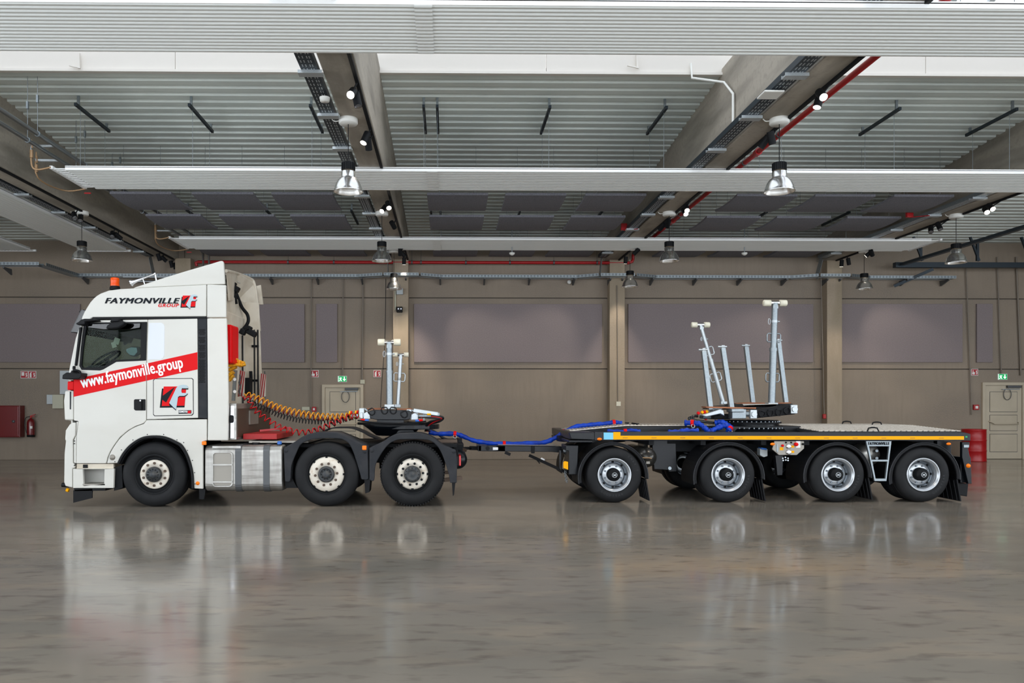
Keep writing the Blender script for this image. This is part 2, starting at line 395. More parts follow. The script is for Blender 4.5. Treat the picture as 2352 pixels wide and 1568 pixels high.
# doors
def door(n, px0, px1, py0, panels, label):
    x0, zt = P(px0, py0, YW); x1 = PX(px1, YW); w = x1 - x0
    d = sroot('door_%d' % n, ((x0 + x1) / 2, YW, 0), label)
    fr = .085
    MB().prism([(x0, 0), (x0, zt), (x1, zt), (x1, 0), (x1 - fr, 0), (x1 - fr, zt - fr), (x0 + fr, zt - fr), (x0 + fr, 0)], YW - .06, YW + .03).build('door_frame', 'door_paint', d, bevel=.006)
    lf = MB().box(x0 + fr + .006, x1 - fr - .006, YW - .03, YW + .02, .01, zt - fr - .006).build('door_leaf', 'door_paint', d, bevel=.004)
    for (za, zb) in panels:
        MB().box(x0 + fr + .13, x1 - fr - .13, YW - .034, YW - .02, za, zb).build('panel_groove', 'door_groove', lf)
        MB().box(x0 + fr + .142, x1 - fr - .142, YW - .042, YW - .02, za + .012, zb - .012).build('door_panel', 'door_paint', lf, bevel=.004)
    zc = zt - .13
    MB().box(x0 + w * .56, x0 + w * .88, YW - .11, YW - .03, zc - .03, zc + .04).build('door_closer', 'strap', d, bevel=.008)
    MB().bar((x0 + w * .44, YW - .07, zc - .07), (x0 + w * .86, YW - .07, zc - .06), .02, .02).build('closer_arm', 'galv', d)
    p = [(x0 + w * .57 + .11 * math.sin(t) * (1 if t > 0 else 1), YW - .07, zc - .21 - .16 * math.cos(t)) for t in [math.pi * 2 * i / 16 - 2.9 for i in range(16)]]
    MB().tube(p, .009, 6).build('closer_cable', 'strap', d)
    zb = 1.02
    MB().tube([(x0 + fr + .1, YW - .03, zb + .06), (x0 + fr + .16, YW - .1, zb + .03), (x0 + fr + .22, YW - .11, zb - .02), (x1 - fr - .16, YW - .11, zb - .02), (x1 - fr - .1, YW - .03, zb + .02)], .018, 8).build('push_bar', 'door_paint', d)
    return d
door(1, 740, 835, 883, [(.2, .72), (.8, 1.26), (1.34, 1.92)], 'cream panelled door behind the coiled hoses')
door(2, 2254, 2352, 878, [(.2, .72), (.8, 1.26), (1.34, 1.92)], 'cream panelled emergency door at the right edge')

# ------------------------------------------------------------------ wall things
def wbox(px0, px1, py0, py1, d, y=YW): x0, z1 = P(px0, py0, y); x1, z0 = P(px1, py1, y); return x0, x1, y - d, y, z0, z1
for (a, b, l, g) in [(-70, 186, 'grey felt wall panel left of the cab', 0), (440, 700, 'grey felt wall panel partly hidden by the cab', 0), (727, 775, 'narrow grey felt wall panel above the door with the hoses', 0),
                  (951, 1382, 'long grey felt wall panel between truck and trailer', 0), (1442, 1866, 'long grey felt wall panel behind the trailer posts', 0),
                  (1931, 2208, 'grey felt wall panel above the rear trailer deck', 0), (2241, 2277, 'narrow grey felt wall panel at the far right', 0)]:
    tag(MB().box(*wbox(a, b, 698, 832, .06)).build('acoustic_panel', 'felt_wall', bevel=.006), l, 'wall panel', 'felt panels on the far wall')
def sign(name, px0, px1, py0, py1, m, shapes, label):
    x0, x1, ya, yb, z0, z1 = wbox(px0, px1, py0, py1, .02)
    t = thing(name, ((x0 + x1) / 2, YW, z0), label, 'sign')
    MB().box(x0, x1, YW - .015, YW, z0, z1).build('border', 'sign_white', t)
    e = .012
    MB().box(x0 + e, x1 - e, YW - .019, YW - .01, z0 + e, z1 - e).build('plate', m, t)
    W, H = x1 - x0, z1 - z0
    for sh in shapes: MB().prism([(x0 + u * W, z0 + v * H) for u, v in sh], YW - .022, YW - .015).build('pictogram', 'sign_white' if m != 'sign_green' else 'sign_lit', t)
    return t
flame = [(.68, .15), (.82, .2), (.88, .4), (.8, .55), (.88, .8), (.78, .7), (.7, .82), (.66, .55), (.72, .4)]
hand = [(.12, .18), (.45, .15), (.52, .32), (.5, .5), (.3, .52), (.3, .8), (.2, .85), (.18, .5), (.1, .4)]
exting = [(.18, .12), (.42, .12), (.42, .6), (.36, .68), (.48, .78), (.44, .86), (.26, .8), (.18, .6)]
hose = [(.14, .35), (.5, .35), (.5, .85), (.14, .85)]
sign('fire_alarm_sign', 714, 732, 850, 866, 'sign_red', [flame, hand], 'red fire alarm sign left of the green exit sign')
sign('fire_extinguisher_sign', 858, 875, 850, 866, 'sign_red', [flame, exting], 'red fire extinguisher sign beside the truck post')
sign('hose_reel_sign', 48, 65.5, 852, 868.5, 'sign_red', [flame, hose], 'red hose reel sign, left one of the pair above the cabinet')
sign('fire_extinguisher_sign', 66, 83.5, 852, 868.5, 'sign_red', [flame, exting], 'red extinguisher sign, right one of the pair above the cabinet')
sign('fire_alarm_sign', 2230, 2246, 847, 862, 'sign_red', [flame, hand], 'red fire alarm sign at the far right')
man = [(.12, .15), (.2, .15), (.28, .35), (.38, .15), (.45, .18), (.36, .45), (.36, .62), (.46, .6), (.46, .68), (.3, .74), (.14, .62), (.18, .56), (.26, .6), (.24, .4)]
arrow = [(.72, .15), (.9, .48), (.77, .45), (.77, .85), (.67, .85), (.67, .45), (.54, .48)]
frame_ = [(.05, .08), (.09, .08), (.09, .92), (.05, .92)]
sign('exit_sign', 776, 797, 863, 877, 'sign_green', [man, arrow, frame_], 'green lit exit sign above the door with the hoses')
sign('exit_sign', 2291, 2313, 858, 872, 'sign_green', [man, arrow, frame_], 'green lit exit sign at the far right')
# hose cabinet, extinguisher
x0, x1, ya, yb, z0, z1 = wbox(-60, 57, 931, 1003, .25)
t = thing('hose_cabinet', ((x0 + x1) / 2, YW, z0), 'dark red fire hose cabinet on the wall at the left edge', 'cabinet')
MB().box(x0, x1, ya, yb, z0, z1).build('body', 'red_dark', t, bevel=.01)
d_ = MB().box(x0 + .02, x1 - .03, ya - .02, ya + .005, z0 + .02, z1 - .02).build('door', 'red_dark', t, bevel=.01)
MB().lathe((x1 - .16, ya - .02, (z0 + z1) / 2), [(0, -.03), (.035, -.03), (.04, 0)], 16).build('lock', 'strap', d_)
c = V(71, 1003, YW - .12); t = thing('fire_extinguisher', c, 'red fire extinguisher hanging beside the hose cabinet', 'fire extinguisher')
r = .1; h = P(71, 960, YW)[1] - c.z
MB().lathe(c, [(0, 0), (r, 0), (r, .06)], 24, (0, 0, 1)).build('base_ring', 'black_matt', t)
MB().lathe(c, [(r * .97, .05), (r, .07), (r, h * .76), (r * .8, h * .9), (r * .3, h), (0, h)], 24, (0, 0, 1)).build('cylinder', 'red_dark', t)
MB().cyl(c + Vector((0, 0, h)), c + Vector((0, 0, h + .06)), .025, 10).bar(c + Vector((-.02, 0, h + .06)), c + Vector((.13, 0, h + .11)), .02, .02).bar(c + Vector((-.02, 0, h + .05)), c + Vector((.1, 0, h + .04)), .02, .02).build('valve', 'red_dull', t)
MB().tube(smoothpath([c + Vector((-.02, -.02, h + .05)), c + Vector((-.13, -.03, h)), c + Vector((-.15, -.03, h * .6)), c + Vector((-.1, -.03, .1))]), .012, 6).build('hose', 'black_hose', t)
MB().box(c.x + .03, c.x + .09, c.y - .108, c.y - .08, c.z + h * .45, c.z + h * .58).build('label', 'sign_white', t)
# grey boxes by the cab nose
tag(MB().box(*wbox(139, 172, 851, 905, .05)).build('wall_board', 'box_grey', bevel=.006), 'pale grey board on the wall behind the cab nose', 'board')
t = thing('switch_box', V(133, 938, YW), 'cream and grey switch boxes on the wall behind the cab nose', 'switch box')
MB().box(*wbox(125, 150, 906, 938, .12)).build('cream_box', 'box_cream', t, bevel=.01); MB().box(*wbox(110, 125, 906, 928, .08)).build('grey_box', 'box_grey', t, bevel=.01)
# red drum
c = V(2240, 1054, 20.9); c = Vector((PX(2237, 20.9), 20.9, 0)); pr = [(0, 0), (.29, 0), (.3, .01), (.292, .03)]
for zz in (.29, .58): pr += [(.29, zz - .02), (.303, zz), (.29, zz + .02)]
pr += [(.29, .85), (.3, .87), (.29, .88), (.275, .872), (.275, .86), (0, .86)]
t = thing('oil_drum', c, 'red steel drum standing against the wall behind the trailer', 'drum')
MB().lathe(c, pr, 36, (0, 0, 1)).build('barrel', 'red_pipe', t)
MB().cyl(c + Vector((.15, -.1, .86)), c + Vector((.15, -.1, .875)), .03, 10).build('bung_cap', 'red_dull', t)
# conduits on the wall
def conduit(pxs, r, label, m='conduit', y=YW - .05, name='conduit', cat='conduit'):
    return tag(MB().tube([V(a, b, y) for a, b in pxs], r, 8).build(name, m), label, cat, 'conduits on the far wall')
conduit([(715, 640), (714, 940)], .014, 'thin grey conduit running down left of the cream door')
conduit([(788, 640), (787, 862)], .014, 'thin grey conduit running down to the green exit sign above the hoses')
t = conduit([(834, 640), (832, 872)], .02, 'grey conduit ending in a small box at the door corner')
MB().box(*wbox(828, 838, 872, 881, .06)).build('junction_box', 'box_cream', t)
conduit([(937, 600), (936, 960)], .018, 'dark conduit along the right edge of the column behind the truck posts')
tag(MB().tube(smoothpath([V(886, 640, YW - .01), V(884, 780, YW - .01), V(877, 880, YW - .01), V(873, 960, YW - .01)]), .008, 6).build('cable', 'black_hose'), 'loose black cable hanging down the wall behind the truck posts', 'cable')
t = conduit([(1417, 655), (1419, 925)], .012, 'thin conduit with an end box on the column above the drawbar', y=YW - .32)
MB().box(*wbox(1415, 1425, 922, 932, .04, YW - .3)).build('end_box', 'ivory', t)
conduit([(1886, 640), (1893, 950)], .012, 'thin conduit on the column ending in a red socket', y=YW - .33)
t = tag(MB().obox(V(1893, 956, YW - .4), .09, .08, .13).build('wall_socket', 'red_dull', bevel=.015), 'red power socket hanging on the column behind the trailer', 'socket')
conduit([(2219, 610), (2232, 952)], .014, 'thin grey conduit running down to the red call point at the right')
conduit([(2290, 590), (2300, 858)], .016, 'thin grey conduit running down to the exit sign at the right')
conduit([(2334, 590), (2345, 862)], .022, 'thicker grey conduit right of the exit sign at the right')
for (a, b, l) in ((2234, 2246, 'red call point on the wall at the far right'), (717, 727, 'small red call point left of the cream door')):
    z = (929, 941) if a > 2000 else (934, 945)
    t = thing('call_point', V((a + b) / 2, z[1], YW), l, 'call point'); MB().box(*wbox(a, b, z[0], z[1], .06)).build('housing', 'red_pipe', t, bevel=.008)
    MB().box(*wbox(a + 3, b - 3, z[0] + 3, z[1] - 3, .07)).build('button', 'sign_white', t)
tag(MB().box(*wbox(694, 712, 934, 942, .04)).build('thermostat', 'box_cream', bevel=.008), 'cream thermostat on the wall beside the red call point', 'thermostat')
t = thing('junction_box', V(918, 668, YW - .3), 'white junction box on the column above the black camera', 'junction box'); MB().box(*wbox(911, 926, 663, 677, .1, YW - .3)).build('body', 'box_grey', t, bevel=.01)
MB().tube([V(908, 668, YW - .33), V(908, 712, YW - .33)], .02, 8).build('conduit', 'box_cream', t)
t = thing('camera_unit', V(918, 718, YW - .3), 'small black projector unit on the column behind the truck posts', 'camera'); MB().box(*wbox(911, 925, 705, 718, .14, YW - .3)).build('body', 'black_matt', t, bevel=.02)
for k in (915, 921): MB().cyl(V(k, 709, YW - .44), V(k, 709, YW - .47), .02, 12).build('lens', 'spot_off', t)
c = V(1307, 648, YW - .05); t = thing('alarm_bell', c, 'round white alarm sounder under the wall cable tray', 'alarm'); MB().lathe(c, [(0, -.09), (.05, -.09), (.06, -.04), (.05, 0)], 20).build('dome', 'white_plastic', t)
MB().tube([c + Vector((0, 0, .05)), c + Vector((0, 0, .18))], .008, 6).build('cable', 'red_pipe', t)
# cable tray along the wall
tz = 5.08
tp = [(-14, 19.6), (PX(95, 19.6), 19.6), (PX(175, 21.3), 21.3), (PX(825, 21.3), 21.3), (PX(882, 21.05), 21.05), (PX(962, 21.05), 21.05), (PX(1012, 21.35), 21.35), (PX(1328, 21.35), 21.35), (PX(1378, 21.05), 21.05),
      (PX(1456, 21.05), 21.05), (PX(1502, 21.35), 21.35), (PX(1816, 21.35), 21.35), (PX(1880, 21.05), 21.05), (PX(1948, 21.05), 21.05), (PX(1990, 21.35), 21.35), (PX(2190, 21.35), 21.35)]
t = thing('cable_tray', (0, 21.3, tz), 'long perforated galvanised cable tray along the far wall', 'cable tray')
for i in range(len(tp) - 1):
    (xa, ya), (xb, yb) = tp[i], tp[i + 1]; a = Vector((xa, ya, tz)); b = Vector((xb, yb, tz)); d = (b - a).normalized(); nn = Vector((-d.y, d.x, 0))
    q = MB(); q.add([a - nn * .12, b - nn * .12, b + nn * .12, a + nn * .12], [(0, 1, 2, 3)])
    for s_ in (-.12, .12):
        q.bar(a + nn * s_ + Vector((0, 0, .03)), b + nn * s_ + Vector((0, 0, .03)), .004, .075, (0, 0, 1)) if 0 else q.obox((a + b) / 2 + nn * s_ + Vector((0, 0, .035)), (b - a).length, .006, .08, Matrix((d, nn, Vector((0, 0, 1)))).transposed())
    sg = q.build('tray_run', 'galv', t)
    L_ = (b - a).length; q = MB(); k = int(L_ / .09)
    for j in range(k):
        for zz in (.02, .05): q.obox(a + d * (j + .5) * L_ / k - nn * .1245 + Vector((0, 0, zz)), .05, .003, .012, Matrix((d, nn, Vector((0, 0, 1)))).transposed())
    sl = q.build('slots', 'mesh_dark', sg); sl['kind'] = 'stuff'
for px in (85, 190, 380, 620, 727, 830, 932, 1011, 1113, 1217, 1320, 1402, 1430, 1500, 1600, 1703, 1806, 1900, 1930, 2083, 2178):
    x = PX(px, 21.3); y = 21.45 if px > 170 else 19.9
    MB().prism_x([(y + .2 if y > 20 else y + .15, tz - .01), (y - .2, tz - .01), (y - .2, tz - .04), (y + .17, tz - .16)], x - .02, x + .02).build('bracket', 'strap', t)
# red sprinkler main: along the wall, up, then along the beam towards the camera
zp, zq, xq = 5.52, 5.79, 5.17
t = thing('sprinkler_pipe', (0, 21.4, zp), 'red sprinkler pipe along the far wall and the right roof beam', 'pipe')
MB().tube([(PX(452, 21.4), 21.4, 5.4), (PX(450, 21.4), 21.4, zp - .02), (PX(455, 21.4), 21.4, zp), (xq - .12, 21.4, zp), (xq - .02, 21.4, zp + .04), (xq, 21.4, zp + .1), (xq, 21.4, zq - .06), (xq, 21.32, zq), (xq, 1.5, zq)], .042, 12).build('main', 'red_pipe', t)
for px in (662, 767, 946, 967, 1070, 1171, 1272, 1371): MB().cyl((PX(px, 21.4) - .02, 21.4, zp), (PX(px, 21.4) + .02, 21.4, zp), .06, 12).tube([(PX(px, 21.4), 21.4, zp + .05), (PX(px, 21.4), 21.4, zp + .6)], .006, 6).build('hanger', 'strap', t)
for y in (12.75, 14.5, 17.6): MB().cyl((xq, y - .06, zq), (xq, y + .06, zq), .06, 12).build('coupling', 'red_pipe', t)
for y in (9, 11.9, 13.3, 17, 19.6): MB().cyl((xq, y - .015, zq), (xq, y + .015, zq), .055, 12).tube([(xq, y, zq + .05), (xq, y, 6.6)], .006, 6).build('hanger', 'strap', t)

# ------------------------------------------------------------------ ceiling things
def radiant(name, xa, xb, ya, yb, z, n, label, along='x', joints=(), hoses=True):
    t = thing(name, ((xa + xb) / 2, (ya + yb) / 2, z), label, 'radiant panel', 'radiant ceiling panels')
    if along == 'x': u0, u1, v0, v1 = xa, xb, ya, yb
    else: u0, u1, v0, v1 = ya, yb, xa, xb
    mp = (lambda u, v, w: (u, v, w)) if along == 'x' else (lambda u, v, w: (v, u, w))
    pr = []; p = (v1 - v0) / n
    for k in range(n):
        a = v0 + k * p
        pr += [(a, .022), (a + p * .18, .006), (a + p * .34, 0), (a + p * .66, 0), (a + p * .82, .006)]
    pr += [(v1, .022)]; m_ = len(pr)
    cuts = [u0] + list(joints) + [u1]
    for i in range(len(cuts) - 1):
        b = MB(); b.add([mp(cuts[i], v, z + h) for v, h in pr] + [mp(cuts[i + 1], v, z + h) for v, h in pr], [(j, j + 1, m_ + j + 1, m_ + j) for j in range(m_ - 1)], True)
        b.build('panel_section', 'panel_white', t)
    for j in joints:
        b = MB(); b.add([mp(j - .09, v, z + h * .5 - .006) for v, h in pr] + [mp(j + .09, v, z + h * .5 - .006) for v, h in pr], [(q, q + 1, m_ + q + 1, m_ + q) for q in range(m_ - 1)], True)
        b.build('joint_cover', 'panel_white', t)
    for v in (v0, v1 - .02):
        (a0, b0, _), (a1, b1, _) = mp(u0, v, 0), mp(u1, v + .02, 0)
        MB().box(a0, a1, b0, b1, z + .005, z + .075).build('edge_rim', 'rim_white', t)
    (a0, b0, _), (a1, b1, _) = mp(u0, v0, 0), mp(u1, v1, 0); MB().box(a0, a1, b0, b1, z + .05, z + .06).build('backing', 'panel_white', t)
    for e, s_ in ((u0, -1), (u1, 1)):
        b = MB(); a0, a1 = mp(e + s_ * .22, v0 - .03, z + .04), mp(e + s_ * .22, v1 + .03, z + .04); b.bar(a0, a1, .05, .05, (0, 0, 1))
        for k in range(n):
            v = v0 + (k + .5) * p; b.cyl(mp(e, v, z + .035), mp(e + s_ * .2, v, z + .035), .012, 6)
        b.build('header_pipe', 'rim_white', t)
    return t
zp_ = 5.52; XP0, XP1 = -6.46, 11.73
def hoseset(t, x, y0, y1, z, m=1):
    MB().tube(smoothpath([(x - .22 * m, y0 - .03, z + .04), (x - .45 * m, y0 - .03, z), (x - .55 * m, y0 - .02, z + .1), (x - .55 * m, y0 - .02, z + .5)], 5), .016, 6).build('feed_hose', 'brass', t)
    MB().tube(smoothpath([(x - .22 * m, y1 + .03, z + .02), (x - .6 * m, y1, z - .02), (x - .72 * m, y0 + .5, z + .02), (x - .72 * m, y0 + .45, z + .45)], 5), .014, 6).build('return_hose', 'brass', t)
    for (dx, dy, dz) in ((.55, -.02, .25), (.72, .45, .15)):
        MB().cyl((x - dx * m, y0 + dy, z + dz - .05), (x - dx * m, y0 + dy, z + dz + .08), .03, 8).bar((x - dx * m + .03, y0 + dy - .03, z + dz + .1), (x - dx * m + .03, y0 + dy - .03, z + dz + .22), .02, .02).build('valve', 'brass', t)
    MB().box(x - .2 * m - .06, x - .2 * m + .06, y1 + .06, y1 + .08, z - .06, z - .04).build('drain_lever', 'red_pipe', t)
def wires(t, xs_, ya, yb, z, zt):
    for x in xs_:
        for y in (ya, yb): MB().tube([(x, y, z + .06), (x, y, zt)], .004, 4).build('wire', 'galv', t)
RX = [-6.26, -4.36, -2.33, -.42, -.19, 1.72, 3.7, 5.73, 7.69, 9.7, 11.45]
for nm, ya, yb, n, lb, jn, zz in (('radiant_panel', 7.56, 8.62, 14, 'widest white ribbed heating panel across the top of the frame', (-.25, 9.3), zp_),
                      ('radiant_panel', 13.0, 14.17, 12, 'white ribbed heating panel in the middle, behind the two nearest lamps', (-.28,), zp_),
                      ('radiant_panel', 18.45, 19.71, 14, 'white ribbed heating panel farthest back, closest to the wall', (-.28,), zp_)):
    t = radiant(nm, XP0, XP1, ya, yb, zz, n, lb, joints=jn)
    hoseset(t, XP0, ya, yb, zz)
    zt = (zdeck(ya) - .21) if ya > 12 else 6.4
    wires(t, RX, ya + .12, yb - .12, zz, zt)
    if ya > 12:
        for i, x in enumerate(RX):
            q = thing('support_rail', (x, ya, zt), 'dark hanger rail under the deck above the %s heating panel, %s from the left' % ('middle' if ya < 15 else 'rear', ['first', 'second', 'third', 'fourth', 'fifth', 'sixth', 'seventh', 'eighth', 'ninth', 'tenth', 'eleventh'][i]), 'rail', 'hanger rails under the roof deck')
            MB().box(x - .022, x + .022, ya - .06, yb + .06, zt, zt + .05).build('channel', 'dark_steel', q)
            for y in (ya + .05, yb - .05): MB().box(x - .02, x + .02, y - .015, y + .015, zt + .05, zdeck(y) + .01).build('bracket', 'galv', q)
t = radiant('radiant_panel', -9.4, -8.3, 6.0, 19.85, zp_, 12, 'grey-looking ribbed heating panel running lengthwise at the left edge', 'y', (14.0,))
t = radiant('radiant_panel', -11.8, -10.75, 6.0, 19.85, zp_, 12, 'outermost ribbed heating panel at the left edge', 'y', (14.0,))
# felt ceiling panels
FX = {'left': [-5.55, -3.95, -2.35], 'middle': [.5 - .6 - .3, 1.0, 2.55], 'right': [5.95, 7.5, 9.05]}
FX = {'left': [PX(248, 15.03) + .03, PX(440, 15.03), PX(623, 15.03)], 'middle': [PX(981, 15.03), PX(1161, 15.03), PX(1345, 15.03)], 'right': [PX(1693, 15.03), PX(1873, 15.03), PX(2054, 15.03)]}
rowname = {15.03: 'front', 16.8: 'middle', 20.1: 'rear'}
def feltpanel(x, y, z, w, d, lb, sag=.035):
    n = 6; b = MB(); vs = []
    for k in range(2):
        for i in range(n + 1):
            v = i / n; zz = z + sag * (2 * v - 1) ** 2 + k * .05
            vs += [(x, y + v * d, zz), (x + w, y + v * d, zz)]
    m_ = 2 * (n + 1); fs = []
    for i in range(n):
        a = 2 * i; fs += [(a, a + 1, a + 3, a + 2), (m_ + a, m_ + a + 2, m_ + a + 3, m_ + a + 1), (a, a + 2, m_ + a + 2, m_ + a), (a + 1, m_ + a + 1, m_ + a + 3, a + 3)]
    fs += [(0, m_, m_ + 1, 1), (m_ - 2, m_ - 1, 2 * m_ - 1, 2 * m_ - 2)]
    b.add(vs, fs)
    t = thing('ceiling_baffle', (x + w / 2, y + d / 2, z), lb, 'ceiling panel', 'felt panels hanging below the deck')
    b.build('felt_sheet', 'felt', t, bevel=.006)
    for (u, v) in ((.2, .06), (.8, .06), (.2, .94), (.8, .94)): MB().tube([(x + w * u, y + d * v, z + .07), (x + w * u, y + d * v, zdeck(y + d * v) + .02)], .004, 4).build('wire', 'galv', t)
for bay, xs3 in FX.items():
    for y in (15.03, 16.8, 20.1):
        for k, x in enumerate(xs3):
            feltpanel(x, y, 5.64, 1.2, 1.25, 'grey felt ceiling panel, %s row, %s of three in the %s bay' % (rowname[y], ('left', 'centre', 'right')[k], bay))
for k, (x, y) in enumerate(((-10.3, 12.5), (-10.3, 15), (-12.4, 14), (-12.4, 16.8))): feltpanel(x, y, 5.75, 1.2, 2.0, ['dark felt ceiling panel over the left bay, inner row, nearest', 'dark felt ceiling panel over the left bay, inner row, farther back', 'dark felt ceiling panel over the left bay, outer row, nearest', 'dark felt ceiling panel over the left bay, outer row, farther back'][k])
# pendant lamps
def pendant(px, py, Zr, label):
    X, Y = PZ(px, py, Zr); z = Zr
    t = thing('pendant_lamp', (X, Y, z), label, 'lamp', 'hall pendant lamps')
    c = Vector((X, Y, z))
    MB().lathe(c, [(.208, 0), (.212, .006), (.208, .016), (.203, .02), (.196, .05), (.183, .09), (.165, .13), (.142, .165), (.118, .19), (.1, .203), (.098, .21), (.098, .285), (.09, .29), (.09, .21), (.112, .18), (.136, .155), (.158, .12), (.176, .085), (.19, .045), (.198, .012), (.204, .002)], 32, (0, 0, 1)).build('shade', 'alu_shade', t)
    b = MB().cyl(c + Vector((0, 0, .3)), c + Vector((0, 0, .41)), .088, 24)
    for k in range(18):
        a = k * math.pi / 9; b.obox(c + Vector((math.cos(a) * .092, math.sin(a) * .092, .355)), .012, .006, .1, Matrix.Rotation(a, 3, 'Z'))
    b.build('heat_sink', 'black_matt', t)
    MB().lathe(c, [(0, .16), (.11, .155)], 24, (0, 0, 1)).build('diffuser', 'lamp_white', t)
    MB().tube([c + Vector((0, 0, .41)), c + Vector((0, 0, 1.05))], .006, 6).build('cable', 'black_matt', t)
    q = Vector((X, Y, 5.6)); MB().lathe(q, [(0, -.075), (.125, -.075), (.135, -.06), (.135, 0)], 24, (0, 0, 1)).build('ceiling_rose', 'white_plastic', t)
    MB().tube(smoothpath([q + Vector((-.1, 0, -.02)), q + Vector((-.2, 0, -.03)), q + Vector((-.26, 0, .05))]), .008, 6).build('flex', 'white_plastic', t)
    l = bpy.data.lights.new('lamp_light', 'SPOT'); l.energy = 110; l.color = (1, .84, .66); l.spot_size = 2.2; l.spot_blend = .6; l.shadow_soft_size = .08
    o = bpy.data.objects.new('lamp_light', l); S.collection.objects.link(o); o.parent = t; o.location = (0, 0, .13); ORG[o.name] = c
for a in ((800, 441, 'large pendant lamp above the truck, nearest left'), (1790, 441, 'large pendant lamp above the trailer posts, nearest right'), (877, 600, 'pendant lamp of the second row left, above the truck posts'),
          (1537, 600, 'pendant lamp of the second row, left of the trailer posts'), (905, 664, 'pendant lamp of the back row at the truck posts'), (1447, 659, 'pendant lamp of the back row in front of the middle column'),
          (1985, 664, 'pendant lamp of the back row in front of the right column'), (188, 599, 'pendant lamp at the left, above the cab nose'), (2196, 604, 'pendant lamp at the far right under the steel rails')):
    pendant(a[0], a[1], 4.57, a[2])
# light tracks, trays and spots on the beams
for i, x in enumerate(BX[1:5]):
    wh = ('left edge', 'left of centre', 'right of centre', 'far right')[i]
    tag(MB().box(x + .175, x + .22, 1.5, YW - .35, 5.565, 5.6).build('light_track', 'black_matt'), 'black light track under the roof beam at the %s' % wh, 'light track', 'light tracks under the beams')
    t = thing('beam_cable_tray', (x - .3, 10, 5.58), 'galvanised cable tray beside the roof beam at the %s' % wh, 'cable tray', 'cable trays beside the beams')
    xc = x - .34
    MB().box(xc - .1, xc + .1, 1.5, YW - .6, 5.6, 5.605).box(xc - .1, xc - .095, 1.5, YW - .6, 5.605, 5.68).box(xc + .095, xc + .1, 1.5, YW - .6, 5.605, 5.68).build('tray', 'dark_steel' if i < 3 else 'galv', t)
    b = MB(); y = 6
    while y < YW - .8:
        for dx in (-.06, -.02, .03, .06): b.box(xc + dx - .006, xc + dx + .006, y, y + .06, 5.597, 5.6)
        y += .11
    sl = b.build('slots', 'galv_light', t); sl['kind'] = 'stuff'
    y = 7.9
    while y < YW - .5:
        MB().prism_x([(y - .06, 5.56), (y + .06, 5.56), (y + .06, 5.6), (y + .045, 5.6), (y + .045, 5.575), (y - .045, 5.575), (y - .045, 5.6), (y - .06, 5.6)], xc - .14, xc + .15).build('bracket', 'galv_light', t)
        y += 1.38
    MB().bar((xc, YW - .6, 5.6), (xc, YW - .3, 5.1), .2, .012, (1, 0, 0)).build('drop_tray', 'galv', t)
def spot(px, py, bx, aim, on, label, e=130, col=(1, .88, .74)):
    Z = 5.44; X, Y = PZ(px, py, Z); X = BX[bx] + .197 if abs(X - BX[bx]) > .5 else X
    c = Vector((X, Y, Z)); d = (Vector(aim) - c).normalized()
    t = thing('spotlight', c, label, 'spotlight', 'track spotlights')
    MB().cyl((BX[bx] + .197, Y, 5.57), c + Vector((0, 0, .0)), .012, 8).build('arm', 'black_matt', t)
    MB().cyl(c - d * .1, c + d * .085, .052, 20).build('head', 'black_matt', t)
    MB().lathe(c + d * .087, [(0, 0), (.044, 0), (.05, -.004)], 20, d).build('lens', 'spot_face' if on else 'spot_off', t)
    if on:
        l = bpy.data.lights.new('spot_beam', 'SPOT'); l.energy = e; l.color = col; l.spot_size = .75; l.spot_blend = .7; l.shadow_soft_size = .03
        o = bpy.data.objects.new('spot_beam', l); S.collection.objects.link(o); o.parent = t; o.location = d * .1; o.rotation_euler = d.to_track_quat('-Z', 'Y').to_euler(); ORG[o.name] = c
